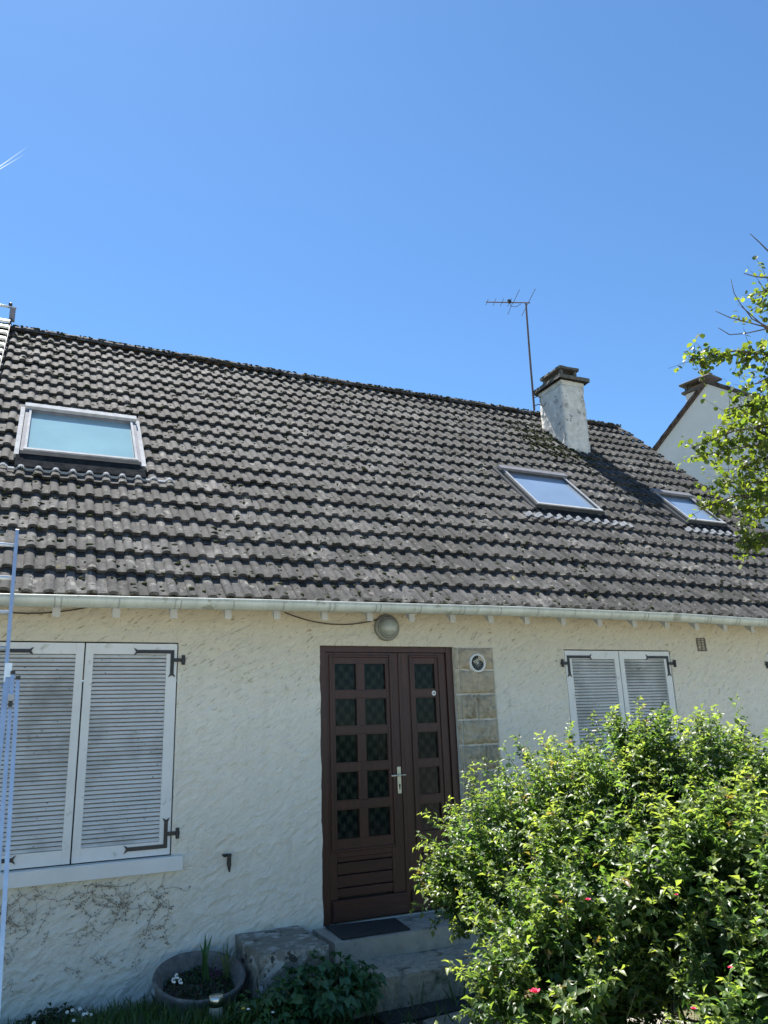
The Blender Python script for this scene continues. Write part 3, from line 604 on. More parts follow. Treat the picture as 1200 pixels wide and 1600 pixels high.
def skylight(a, b, c, d_, glass, kind):
    sk = empty('skylight', roofp((a+b)/2, (c+d_)/2)); sk.parent = house; sk.matrix_parent_inverse = Matrix.Translation(-Vector(house.location))
    inv = Matrix.Translation(-Vector(sk.matrix_basis.translation))
    def put(mb, name, mt, v=None):
        o = mb.obj(name, mt) if v is None else mesh_obj(name, v[0], v[1], mt); o.parent = sk; o.matrix_parent_inverse = inv; return o
    H = .075; s_ap = c + (.16 if kind == 1 else .06)
    put(rbox(rbox(rbox(MB(), a, a+.042, s_ap-.03, d_, -.05, .045), b-.055, b, s_ap-.03, d_, -.05, .045), a+.055, b-.055, d_-.05, d_, -.05, .045), 'side_flashing', M_flash if kind == 1 else M_frame_dk)
    fr = MB(); fw = .058
    rbox(fr, a+.05, a+.05+fw, s_ap, d_-.04, -.03, H); rbox(fr, b-.05-fw, b-.05, s_ap, d_-.04, -.03, H)
    rbox(fr, a+.05+fw, b-.05-fw, s_ap, s_ap+.055, -.03, H-.001); rbox(fr, a+.05+fw, b-.05-fw, d_-.14, d_-.04, -.03, H-.001)
    put(fr, 'frame', M_frame if kind == 1 else M_frame_dk)
    hd = rbox(MB(), a+.04, b-.04, d_-.115, d_-.025, H-.005, H+.035); put(hd, 'top_cover', M_flash if kind == 1 else M_frame)
    ss = MB()
    for x_ in (a+.05+fw-.022, b-.05-fw): rbox(ss, x_, x_+.022, s_ap+.02, d_-.12, H-.002, H+.012)
    rbox(ss, a+.05+fw-.03, b-.05-fw+.03, s_ap+.012, s_ap+.045, H-.002, H+.014)
    put(ss, 'sash_trim', M_flash)
    put(rbox(MB(), a+.05+fw, b-.05-fw, s_ap+.055, d_-.14, .00, H-.028), 'glass', glass)
    ap = rbox(MB(), a+.02, b-.02, c-.11, s_ap+.02, -.03, .040 if kind == 1 else .03); put(ap, 'apron', M_black)  # dark apron, with the shadow of its recess painted into the black
    if kind == 1:
        put(None, 'pleated_flashing', M_flash, wave_strip(a-.20, b+.26, c-.135, c-.100, .012, .034, 16, .012))
    else: put(None, 'pleated_flashing', M_flash2, wave_strip(a-.22, b+(.28 if b < 5 else .12), c-.18, c-.10, .012, .033, 8))
    return sk
for k, (q, gm) in enumerate(zip(SKY, (M_sg1, M_sg2, M_sg2))):
    s_ = skylight(*q, gm, 1 if k == 0 else 2)
    s_['label'] = ['roof window with pale frame and cyan glass near the ladder', 'roof window with dark frame below the chimney', 'small roof window with dark frame near the tree'][k]

# ------------------------------------------------------------------ chimney
ch = empty('chimney', (CHX0, CHY0, 5.8)); ch.parent = house; ch.matrix_parent_inverse = Matrix.Translation(-Vector(house.location))
def chput(mb, name, mt, sm=False):
    o = mb.obj(name, mt, None, sm); o.parent = ch; o.matrix_parent_inverse = Matrix.Translation(-Vector(ch.matrix_basis.translation)); return o
def rough_box(x0, x1, y0, y1, z0, z1, step=.06, amp=.006):
    mb = MB(); nz = max(2, int((z1-z0)/step)); per = []
    nx_, ny_ = max(2, int((x1-x0)/step)), max(2, int((y1-y0)/step))
    for i in range(nx_): per.append((x0+(x1-x0)*i/nx_, y0, 0, -1))
    for i in range(ny_): per.append((x1, y0+(y1-y0)*i/ny_, 1, 0))
    for i in range(nx_): per.append((x1-(x1-x0)*i/nx_, y1, 0, 1))
    for i in range(ny_): per.append((x0, y1-(y1-y0)*i/ny_, -1, 0))
    n = len(per); V = []
    for k in range(nz+1):
        for (x, y, a, b) in per: r_ = random.gauss(0, amp); V.append((x+a*r_, y+b*r_, z0+(z1-z0)*k/nz))
    F = [(k*n+i, k*n+(i+1) % n, (k+1)*n+(i+1) % n, (k+1)*n+i) for k in range(nz) for i in range(n)]
    F.append(tuple(range(nz*n, nz*n+n)))
    return mb.add(V, F)
chput(rough_box(CHX0, CHX1, CHY0, CHY1, 4.9, CHZ-.07), 'shaft', M_chim, True)
chput(MB().box(CHX0-.012, CHX1+.012, CHY0-.012, CHY1+.012, CHZ-.075, CHZ, bev=.006), 'neck_band', M_chim)
chput(rough_box(CHX0-.085, CHX1+.085, CHY0-.085, CHY1+.085, CHZ, CHZ+.065, .05, .004), 'crown_slab', M_cap)
cx0, cx1, cy0, cy1 = CHX0+.06, CHX1-.06, CHY0+.06, CHY1-.06
cw = MB(); cw.box(cx0, cx1, cy0, cy0+.04, CHZ+.064, CHZ+.13); cw.box(cx0, cx1, cy1-.04, cy1, CHZ+.064, CHZ+.13); cw.box(cx0, cx0+.04, cy0+.04, cy1-.04, CHZ+.064, CHZ+.13); cw.box(cx1-.04, cx1, cy0+.04, cy1-.04, CHZ+.064, CHZ+.13); chput(cw, 'flue_curb', M_cap)
for (px_, py_) in ((cx0, cy0), (cx1-.05, cy0), (cx0, cy1-.05), (cx1-.05, cy1-.05)): chput(MB().box(px_, px_+.05, py_, py_+.05, CHZ+.13, CHZ+.24), 'post', M_cap)
chput(rough_box(cx0-.035, cx1+.035, cy0-.035, cy1+.035, CHZ+.24, CHZ+.285, .05, .004), 'cover_slab', M_cap)

# ------------------------------------------------------------------ things on the house
# aerial
an = empty('television_aerial', (5.36, 3.72, 6.83)); tag(an, 'thin rusty television aerial on a mast beside the white chimney', 'aerial')
ai = Matrix.Translation(-Vector(an.location))
def aput(mb, name, mt): o = mb.obj(name, mt); o.parent = an; o.matrix_parent_inverse = ai; return o
M_rust = mat('dull_aerial_metal', (.10, .07, .065), (.16, .12, .11), scale=30, rough=.6, metal=.3)
ztop = 8.796
aput(MB().tube([(5.36, 3.72, 6.72), (5.36, 3.70, 7.8), (5.37, 3.68, ztop)], [.019, .018, .016], 8), 'mast', M_rust)
b0, b1 = Vector((4.68, 3.917, ztop)), Vector((5.44, 3.650, ztop)); bd = (b1-b0).normalized(); pe = Vector((-bd.y, bd.x, 0))
aput(MB().tube([b0, b1], .011, 6), 'boom', M_rust)
for t, l, u in ((.02, .10, .0), (.19, .12, 0), (.36, .13, 0), (.53, .14, 0)):
    c = b0.lerp(b1, t); aput(MB().tube([c-pe*l, c+pe*l], .0045, 5), 'director', M_rust)
c = b0.lerp(b1, .62); aput(MB().tube([c-pe*.42, c+pe*.03], .005, 5), 'dipole', M_rust); aput(MB().tube([c+pe*.03+Vector((.0, 0, .03)), c+pe*.42], .005, 5), 'dipole', M_rust)
c = b0.lerp(b1, .96); aput(MB().tube([c-pe*.45, c+pe*.45], .0055, 5), 'reflector', M_rust)
c = b0.lerp(b1, .53); aput(MB().box(c.x-.03, c.x+.03, c.y-.02, c.y+.02, ztop-.01, ztop+.05), 'junction_box', M_iron)
aput(MB().tube([(c.x, c.y, ztop), (c.x+.02, c.y, ztop-.07), (c.x+.12, c.y-.03, ztop-.08), (c.x+.2, c.y-.06, ztop-.02)], .005, 5), 'cable_loop', M_cable)
for z in (6.80, 6.95): aput(MB().tube([(5.36, 3.72, z), (5.43, 3.69, z+.03), (5.49, 3.66, z+.01)], .009, 5), 'wall_bracket', M_rust)
# lamp
lc = on_y(604, 981, -.01); lx, lz = float(lc[0]), float(lc[2])
lp = empty('wall_lamp', (lx, 0, lz)); tag(lp, 'round grey bulkhead lamp on the wall above the front door', 'wall lamp'); li = Matrix.Translation(-Vector(lp.location))
def lput(mb, name, mt, sm=True): o = mb.obj(name, mt, None, sm); o.parent = lp; o.matrix_parent_inverse = li; return o
lput(MB().lathe([(.120, -.01), (.120, .03), (.112, .04), (.10, .042)], (lx, 0, lz), 32, 'y'), 'base_ring', M_lring)
lput(MB().lathe([(.088, .040), (.100, .052), (.088, .062), (.080, .052)], (lx, 0, lz), 32, 'y', False), 'inner_ring', M_lring)
lput(MB().lathe([(.086, .048), (.082, .07), (.07, .092), (.05, .107), (.025, .115), (.004, .117)], (lx, 0, lz), 32, 'y'), 'glass_dome', M_lglass)
def cable(pts, name, label):
    o = MB().tube(pts, .005, 6).obj(name, M_cable, None, True); tag(o, label, 'cable')
def sag(p0, p1, d, n=14): return [(p0[0]+(p1[0]-p0[0])*t, p0[1]+(p1[1]-p0[1])*t, p0[2]+(p1[2]-p0[2])*t-d*4*t*(1-t)) for t in [i/n for i in range(n+1)]]
cable(sag((-.32, -.03, 2.49), (.57, -.03, 2.455), .075), 'cable', 'thin brown cable sagging from the eaves to the round lamp')
cable(sag((-2.75, -.03, 2.47), (-1.85, -.03, 2.50), .06), 'cable', 'thin brown cable sagging under the gutter above the large shutters')
# round fan vent
vc = on_y(745, 1036, -.03); vx, vz = float(vc[0]), float(vc[2])
vt = empty('round_vent', (vx, 0, vz)); tag(vt, 'round white rimmed ventilator set in the top stone beside the door', 'vent'); vi = Matrix.Translation(-Vector(vt.location))
def vput(mb, name, mt, sm=False): o = mb.obj(name, mt, None, sm); o.parent = vt; o.matrix_parent_inverse = vi; return o
vput(MB().lathe([(.086, -.01), (.088, .045), (.080, .056), (.070, .053), (.068, .0)], (vx, 0, vz), 32, 'y', False), 'rim', M_petal, True)
vput(MB().lathe([(.069, .036), (.069, .039)], (vx, 0, vz), 32, 'y'), 'dark_disc', M_black)
sp = MB()
for k in range(8):
    a = math.pi*k/8+.2; sp.tube([(vx-.067*math.cos(a), -.044-.0003*k, vz-.067*math.sin(a)), (vx+.067*math.cos(a), -.044-.0003*k, vz+.067*math.sin(a))], .0011, 4)
sp.lathe([(.007, .040), (.007, .050)], (vx, 0, vz), 10, 'y'); vput(sp, 'spokes', M_zinc)
# shutter stop
hk = MB(); hx, hz = -.770, .60
hk.tube([(hx-.035, .01, hz+.008), (hx-.035, -.045, hz+.008)], .008, 6); hk.tube([(hx-.04, -.045, hz+.008), (hx+.02, -.045, hz+.006)], .012, 8)
hk.prism([(hx-.012, hz+.012), (hx-.016, hz-.05), (hx-.002, hz-.105), (hx+.010, hz-.115), (hx+.018, hz-.06), (hx+.016, hz+.02)], -.058, -.048)
hko = hk.obj('shutter_stop', M_iron); tag(hko, 'black iron shutter stop fixed to the wall between window and door', 'shutter stop')

# ------------------------------------------------------------------ steps
slab = rough_box(-.085, 1.52, -.50, .0, -.145, 0, .07, .003).obj('doorstep', M_conc); tag(slab, 'smooth grey concrete doorstep slab under the brown double door', 'step')
slab.rotation_euler = (0, 0, 0)
nx_, ny_ = 40, 12; V, F = [], []
for j in range(ny_+1):
    for i in range(nx_+1):
        x = -.10+1.75*i/nx_; y = -.46-.42*j/ny_ - (.03*random.random() if j == ny_ else 0); V.append((x, y, -.145+random.gauss(0, .0035)-(.012+.012*random.random() if j == ny_ else 0)))
for j in range(ny_):
    for i in range(nx_): a = j*(nx_+1)+i; F.append((a, a+nx_+1, a+nx_+2, a+1))
n0 = len(V); base = ny_*(nx_+1)
for i in range(nx_+1): V.append((V[base+i][0], V[base+i][1]+.02*random.random()+.01, GZ-.02))
for i in range(nx_): F.append((base+i, n0+i, n0+i+1, base+i+1))
n1 = len(V); V += [(-.10, -.46, GZ-.02), (1.65, -.46, GZ-.02)]; F += [(0, n1, n0, base), (nx_, base+nx_, n0+nx_, n1+1)]
st2 = mesh_obj('lower_step', V, F, M_concrough); tag(st2, 'rough crumbling concrete step below the smooth doorstep slab', 'step')
dm = MB().add([(-.045, -.095, .004), (-.005, -.395, .004), (.575, -.395, .004), (.66, -.075, .004), (-.045, -.095, .014), (-.005, -.395, .014), (.575, -.395, .014), (.66, -.075, .014)],
              [(4, 5, 6, 7), (0, 1, 5, 4), (1, 2, 6, 5), (2, 3, 7, 6), (3, 0, 4, 7)])
q0, q1, q2, q3 = [on_z(*p, .012) for p in ((508, 1447), (535, 1467), (641, 1451), (617, 1434))]
dm = MB().add([(*map(float, p[:2]), .003) for p in (q0, q1, q2, q3)]+[(*map(float, p[:2]), .013) for p in (q0, q1, q2, q3)], [(4, 5, 6, 7), (0, 1, 5, 4), (1, 2, 6, 5), (2, 3, 7, 6), (3, 0, 4, 7)])
o = dm.obj('doormat', M_mat); tag(o, 'dark rubber doormat lying on the doorstep slab', 'doormat')
o = MB().box(.02, 1.30, -1.12, -.885, GZ+.004, GZ+.018, bev=.004).obj('doormat', M_mat); tag(o, 'long dark mat on the ground at the foot of the steps', 'doormat')
path = MB().add([(-.35, -2.7, GZ+.002), (1.8, -2.7, GZ+.002), (1.8, -.87, GZ+.002), (-.35, -.87, GZ+.002)], [(0, 1, 2, 3)]).obj('path', M_soil); tag(path, kind='structure')
for (a, b, c, d_) in ((-.28, .22, -1.62, -1.16), (.26, .78, -1.60, -1.15), (.83, 1.5, -1.66, -1.14), (-.2, .42, -2.2, -1.68), (.48, 1.1, -2.25, -1.66), (1.15, 1.7, -2.2, -1.72)):
    ps = [(a, c+.03), (a+.05, c), (b-.03, c+.01), (b, c+.05), (b-.01, d_-.04), (b-.06, d_), (a+.04, d_-.01), (a+.01, d_-.05)]
    ps = [(x+random.gauss(0, .012), y+random.gauss(0, .012)) for x, y in ps]; n = 8
    mesh_obj('paving_stone', [(x, y, GZ+.001) for x, y in ps]+[(x, y, GZ+.022) for x, y in ps], [tuple(range(8, 16))]+[(i, (i+1) % 8, 8+(i+1) % 8, 8+i) for i in range(8)], M_slab, path)
# old block and bowl
blk = rough_box(-.70, -.20, -.68, -.015, GZ-.02, .045, .05, .007).obj('concrete_block', M_block); tag(blk, 'low concrete block with peeling white paint against the wall by the steps', 'block')
bc = Vector((-1.04, -.38, -.13)); bowl = empty('garden_bowl', bc); tag(bowl, 'weathered round concrete bowl tilted towards the lawn, planted with flowers', 'planter')
bowl.rotation_euler = (R(15), 0, 0)
mb = MB().lathe([(.14, -.20), (.22, -.15), (.285, -.06), (.315, .035), (.312, .045), (.292, .045), (.27, .01), (.24, -.05), (.22, -.07)], (0, 0, 0), 40, 'z', False)
o = mb.obj('rim', M_bowl, None, True); o.parent = bowl
o = MB().lathe([(.001, -.04), (.12, -.042), (.245, -.05)], (0, 0, 0), 24, 'z', False).obj('soil', M_soil, None, True); o.parent = bowl

# ------------------------------------------------------------------ foliage tools
def rotmats(n, dirs, roll=None):
    """columns: side, along(dirs), normal"""
    d_ = dirs/np.linalg.norm(dirs, axis=1, keepdims=True)
    up = np.tile(np.array([0, 0, 1.]), (n, 1)) + rng.normal(0, .45, (n, 3)); s = np.cross(d_, up); s /= np.linalg.norm(s, axis=1, keepdims=True)+1e-9
    nn = np.cross(s, d_); return s, d_, nn
def leaf_mesh(P, D, size, tint, shape='rose', droop=.25, fold=.25, width=.6):
    """P base points, D directions, size lengths; returns verts, tris, colours"""
    n = len(P)
    if shape == 'round': T = np.array([(0, 0, 0), (-.42, .30, .08), (.42, .30, .08), (-.40, .68, .03), (.40, .68, .03), (0, 1, -.12), (0, .5, -.05)]); FT = np.array([(0, 6, 1), (0, 2, 6), (1, 6, 3), (2, 4, 6), (3, 6, 5), (4, 5, 6)])
    elif shape == 'blade': T = np.array([(-.03, 0, 0), (.03, 0, 0), (-.03, .5, .0), (.03, .5, .0), (0, 1, -.25)]); FT = np.array([(0, 1, 3), (0, 3, 2), (2, 3, 4)])
    else: T = np.array([(0, 0, 0), (-width/2, .42, fold*.4), (width/2, .42, fold*.4), (0, .5, -.03), (0, 1, -droop)]); FT = np.array([(0, 3, 1), (0, 2, 3), (1, 3, 4), (2, 4, 3)])
    s, d_, nn = rotmats(n, D); k = len(T)
    V = P[:, None, :] + size[:, None, None]*(T[None, :, 0:1]*s[:, None, :] + T[None, :, 1:2]*d_[:, None, :] + T[None, :, 2:3]*nn[:, None, :])
    F = FT[None]+(np.arange(n)*k)[:, None, None]
    return V.reshape(-1, 3), F.reshape(-1, 3), np.repeat(tint, k, axis=0)
def unit(n, up=0.):
    v = rng.normal(0, 1, (n, 3)); v[:, 2] += up; return v/np.linalg.norm(v, axis=1, keepdims=True)

# ------------------------------------------------------------------ rose bush
LOBES = [(803, 1359, 5.0, 0.456), (895, 1304, 4.9, 0.446), (1010, 1189, 4.65, 0.19), (1010, 1289, 4.6, 0.456), (1130, 1299, 4.4, 0.465), (1245, 1314, 4.3, 0.475), (738, 1412, 4.9, 0.209), (698, 1394, 5.0, 0.114), (855, 1494, 4.3, 0.361), (960, 1454, 4.1, 0.475), (1100, 1424, 3.9, 0.437), (1230, 1444, 3.7, 0.475), (830, 1583, 3.9, 0.257), (900, 1568, 3.8, 0.342), (1190, 1598, 3.3, 0.314), (850, 1728, 3.8, 0.38), (960, 1748, 3.8, 0.38), (1280, 1608, 3.4, 0.427), (1060, 1354, 4.9, 0.475), (1240, 1748, 3.3, 0.38)]
bush = empty('rose_bush', tuple(map(float, (1.0, -3.0, GZ)))); tag(bush, 'large glossy green rose bush in front of the steps and right window', 'bush')
bi = Matrix.Translation(-Vector(bush.location))
PB, DB, SB, TB = [], [], [], []
stem = MB(); tips = []
for (px_, py_, dp, r_) in LOBES:
    C = at(px_, py_, dp); ns = int(620*r_*r_)+24
    dv = unit(ns, .45)
    for i in range(ns):
        d_ = dv[i]; rad = r_*random.uniform(.62, .92); b0 = C + d_*rad
        g_ = d_*.8 + np.array([0, 0, .75]) + rng.normal(0, .35, 3); g_ /= np.linalg.norm(g_); Ls = random.uniform(.08, .30 if random.random() < .88 else .42)*(.7+.5*r_/.5)
        if r_ < .25: Ls *= .8
        tip = b0 + g_*Ls; tipz = random.random() < .45
        if random.random() < .6: stem.tube([b0-g_*.06, b0+g_*Ls*.5, tip], [.0028, .0022, .0010], 3, False)
        nl = int(Ls/.030)+2
        for k in range(nl):
            t = (k+.5)/nl; q = b0 + g_*Ls*t; az = k*2.4+random.random(); side = np.cross(g_, [0, 0, 1.]); side /= np.linalg.norm(side)+1e-6; s2 = np.cross(g_, side)
            o_ = side*math.cos(az)+s2*math.sin(az); pd = o_*.8+g_*.55+np.array([0, 0, .1]); pd /= np.linalg.norm(pd); pl = random.uniform(.035, .06)*(1-.35*t)
            sd2 = np.cross(pd, [0, 0, 1.]); sd2 /= np.linalg.norm(sd2)+1e-6
            young = min(1, max(0, t-.35)*1.7) if tipz else max(0, t-.7)*1.5
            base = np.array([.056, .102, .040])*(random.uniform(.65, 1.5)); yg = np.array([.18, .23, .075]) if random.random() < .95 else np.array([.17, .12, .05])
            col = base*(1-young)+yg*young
            for (a_, b_, m_) in ((1, 0, 1.0), (.62, 1, .85), (.62, -1, .85), (.25, 1, .7), (.25, -1, .7)):
                if random.random() < .06: continue
                PB.append(q + pd*pl*a_); DB.append(pd*(.45 if b_ else 1) + sd2*b_*.9 + rng.normal(0, .28, 3) + np.array([0, 0, -.18])); SB.append(random.uniform(.030, .064)*m_*(1-.3*t)*(1 if dp > 4.2 else 1.15)); TB.append(col*random.uniform(.85, 1.2))
    # inner leaves
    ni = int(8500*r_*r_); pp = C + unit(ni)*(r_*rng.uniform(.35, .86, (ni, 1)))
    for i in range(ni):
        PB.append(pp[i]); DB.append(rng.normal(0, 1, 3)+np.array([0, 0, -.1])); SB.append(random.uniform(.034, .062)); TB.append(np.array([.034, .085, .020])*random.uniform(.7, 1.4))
PB, DB, SB, TB = map(np.array, (PB, DB, SB, TB)); keep = PB[:, 2] > GZ+.05
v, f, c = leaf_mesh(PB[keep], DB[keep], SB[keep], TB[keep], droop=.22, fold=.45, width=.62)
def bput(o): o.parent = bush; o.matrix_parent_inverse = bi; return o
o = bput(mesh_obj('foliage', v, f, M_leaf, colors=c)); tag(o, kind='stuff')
# canes from the ground
for _ in range(46):
    L_ = random.choice([l for l in LOBES if l[3] > .3]); C = at(*L_[:3]); g0 = np.array([1.15+random.gauss(0, .35), -3.05+random.gauss(0, .25), GZ])
    mid = (g0+C)/2+rng.normal(0, .10, 3)+np.array([0, 0, .15]); stem.tube([g0, (g0+mid)/2+np.array([0, 0, .08]), mid, C+unit(1)[0]*L_[3]*.5], [.010, .008, .006, .003], 5, False)
bput(stem.obj('canes', M_stem))
def rose(px_, py_, dp, s):
    C = Vector(at(px_, py_, dp)); mb = MB()
    for ring, (n_, rr, tilt) in enumerate(((5, 1., .5), (5, .75, .9), (3, .4, 1.2))):
        for k in range(n_):
            a = 6.28*k/n_+ring*.6; d_ = Vector((math.cos(a)*math.cos(tilt), math.sin(a)*math.cos(tilt), math.sin(tilt))); sd_ = Vector((-math.sin(a), math.cos(a), 0))
            L_ = s*rr; mb.add([C, C+d_*L_*.6-sd_*L_*.42, C+d_*L_, C+d_*L_*.6+sd_*L_*.42, C+d_*L_*.62-Vector((0, 0, L_*.12))], [(0, 1, 4), (1, 2, 4), (2, 3, 4), (3, 0, 4)])
    return bput(mb.obj('rose', M_rose))
for q in ((836, 1552, 3.42, .032), (919, 1407, 3.55, .018), (1057, 1399, 3.45, .012), (1141, 1513, 3.0, .013), (1084, 1577, 2.98, .013)): rose(*q)

# ------------------------------------------------------------------ tree at the right
tree = empty('garden_tree', (4.35, -2.35, GZ)); tag(tree, 'leafy tree reaching in from the side with round yellow green leaves', 'tree'); ti = Matrix.Translation(-Vector(tree.location))
def tput(o): o.parent = tree; o.matrix_parent_inverse = ti; return o
tr = MB(); tr.tube([(4.45, -2.4, GZ), (4.42, -2.38, 1.2), (4.30, -2.35, 2.6), (4.32, -2.3, 4.0), (4.2, -2.3, 5.2)], [.11, .09, .075, .05, .02], 10); tput(tr.obj('trunk', M_bark, None, True))
DT = 6.3
SPR = [  # polyline in photo pixels, leaves, spread (m), bare tip share
    ([(1290, 600), (1235, 575), (1190, 552), (1130, 556), (1078, 562)], 190, .085),
    ([(1290, 600), (1215, 556), (1150, 548), (1105, 556)], 60, .05),
    ([(1290, 560), (1225, 500), (1188, 470), (1205, 440)], 170, .12),
    ([(1290, 600), (1240, 580), (1200, 590), (1180, 600)], 160, .13),
    ([(1290, 640), (1220, 625), (1170, 632), (1135, 640)], 110, .07),
    ([(1290, 640), (1220, 640), (1160, 640), (1135, 650)], 90, .07),
    ([(1290, 690), (1220, 665), (1150, 672), (1080, 700)], 190, .09),
    ([(1290, 700), (1220, 690), (1150, 700), (1085, 715)], 150, .07),
    ([(1290, 730), (1220, 710), (1180, 720), (1150, 735)], 230, .14),
    ([(1290, 760), (1220, 750), (1170, 755), (1125, 752)], 220, .10),
    ([(1290, 780), (1230, 780), (1150, 775), (1092, 795)], 190, .07),
    ([(1290, 820), (1240, 800), (1200, 790), (1165, 800)], 180, .11),
    ([(1290, 840), (1250, 840), (1200, 838), (1150, 850)], 190, .07),
    ([(1290, 650), (1250, 640), (1215, 650), (1195, 680)], 320, .20),
    ([(1380, 620), (1350, 540), (1330, 470), (1320, 420)], 300, .26),
    ([(1360, 700), (1360, 650), (1410, 560), (1450, 480)], 360, .32),
    ([(1330, 700), (1350, 750), (1400, 760), (1450, 800)], 420, .35),
]
PT, DTn, ST, TT = [], [], [], []; tw = MB()
for li_, (poly, nl, spd) in enumerate(SPR):
    dd = DT + random.uniform(-.35, .35); root = np.array([4.30, -2.35, 3.4+random.random()])
    W = [root*.0+at(x, y, dd+.1*k) for k, (x, y) in enumerate(poly[::1])]
    tw.tube([root]+W, [.016]+[.009*(1-k/len(W))+.003 for k in range(len(W))], 5)
    L_ = [np.linalg.norm(W[k+1]-W[k]) for k in range(len(W)-1)]; T_ = sum(L_)
    for _ in range(int(nl/2.9)):      # twiglets carrying leaf clusters
        t = T_*random.random()**.9; k = 0
        while k < len(L_)-1 and t > L_[k]: t -= L_[k]; k += 1
        b_ = W[k]+(W[k+1]-W[k])*min(1, t/L_[k]); e_ = b_ + rng.normal(0, spd, 3); tw.tube([b_, (b_+e_)/2+rng.normal(0, .01, 3), e_], [.003, .002, .0012], 3, False)
        for j in range(6):
            q = b_+(e_-b_)*random.uniform(.3, 1.05)+rng.normal(0, .018, 3); d_ = rng.normal(0, .7, 3)+np.array([0, 0, -.55])
            PT.append(q); DTn.append(d_); ST.append(random.uniform(.030, .058)); y_ = random.random()
            TT.append((np.array([.060, .105, .032])*(1-y_)+np.array([.16, .20, .055])*y_)*random.uniform(.8, 1.15))
for poly in ([(1200, 392), (1188, 380), (1172, 365)], [(1200, 434), (1180, 432), (1162, 427)], [(1200, 517), (1186, 503), (1160, 480), (1147, 458), (1142, 436)], [(1192, 507), (1175, 498), (1160, 478)], [(1200, 512), (1170, 504), (1140, 496), (1118, 486)], [(1192, 515), (1165, 521), (1140, 523), (1122, 512)]):
    W = [at(x, y, DT) for x, y in poly]; tw.tube([np.array([4.2, -2.3, 4.6])]+[W[0]+ (W[0]-W[1])*.3]+W, [.014, .006]+[.0045*(1-k/len(W))+.0016 for k in range(len(W))], 4)
for (x, y, n_) in ((1148, 497, 10), (1162, 505, 8), (1198, 433, 5)):
    for _ in range(n_): PT.append(at(x, y, DT)+rng.normal(0, .022, 3)); DTn.append(rng.normal(0, 1, 3)); ST.append(.035); TT.append(np.array([.12, .15, .04]))
v, f, c = leaf_mesh(*map(np.array, (PT, DTn, ST, TT)), shape='round')
o = tput(mesh_obj('foliage', v, f, M_tleaf, colors=c)); tag(o, kind='stuff'); tput(tw.obj('branches', M_bark, None, True))

# ------------------------------------------------------------------ plants at the foot of the wall
def plant(name, label, cat, pts, dirs, size, tint, shape, mt, group=None, stems=None, **kw):
    pts = np.array(pts); root = empty(name, (float(pts[:, 0].mean()), float(pts[:, 1].mean()), GZ)); tag(root, label, cat, group); inv = Matrix.Translation(-Vector(root.location))
    v, f, c = leaf_mesh(pts, np.array(dirs), np.array(size), np.array(tint), shape=shape, **kw)
    o = mesh_obj('leaves', v, f, mt, colors=c); o.parent = root; o.matrix_parent_inverse = inv; tag(o, kind='stuff')
    if stems: o = stems.obj('stems', M_stem); o.parent = root; o.matrix_parent_inverse = inv
    return root, inv
def clump(name, label, cx, cy, rx, ry, h, nst, lsize, col, group=None, width=.55):
    P, D, S, T = [], [], [], []; sm = MB()
    for _ in range(nst):
        a = random.random()*6.28; q = math.sqrt(random.random()); b = np.array([cx+.35*rx*q*math.cos(a), cy+.35*ry*q*math.sin(a), GZ]); hh = h*random.uniform(.55, 1.)*(1-.35*q)
        t = np.array([cx+rx*q*math.cos(a), cy+ry*q*math.sin(a), GZ+hh]); mid = (b+t)/2+np.array([0, 0, hh*.15]); sm.tube([b, mid, t], [.005, .004, .003], 4, False)
        for k in range(7):
            u = .35+.65*(k+1)/7; p = b*(1-u)**2+2*u*(1-u)*mid+u*u*t; az = k*2.2+random.random(); od = np.array([math.cos(az), math.sin(az), .25]); pe_ = p+od*lsize*.8
            for j in (-1, 0, 1):
                rr = np.array([math.cos(az+j*.75), math.sin(az+j*.75), -.15+random.gauss(0, .2)]); P.append(pe_); D.append(rr); S.append(lsize*random.uniform(.8, 1.3)*(1 if j == 0 else .85)); T.append(np.array(col)*random.uniform(.75, 1.3))
    return plant(name, label, 'plant', P, D, S, T, 'rose', M_gleaf, group, sm, droop=.35, fold=.2, width=width)
c1 = on_z(505, 1560, -.2); 
clump('leafy_perennial', 'dense dark green perennial clump with broad leaflets beside the lower step', -.34, -.98, .40, .30, .46, 64, .085, (.038, .11, .045))
rt2, rinv = clump('leafy_perennial', 'lighter green perennial clump with small yellow blooms next to the solar light', -.76, -.98, .24, .22, .36, 40, .060, (.045, .11, .030))
for k, (x, y) in enumerate(((417, 1580), (388, 1578), (380, 1577), (426, 1583))):
    p = Vector(on_y(x, y, -1.15)); q = MB().lathe([(.002, .0), (.011, .004), (.010, .008), (.002, .010)], p, 8, 'z').obj('bloom', M_yellow if k % 2 == 0 else M_petal, None, True); q.parent = rt2; q.matrix_parent_inverse = rinv
clump('low_weed', 'small dark weed by the wall below the large window', -1.95, -.12, .22, .1, .20, 16, .04, (.035, .06, .025))
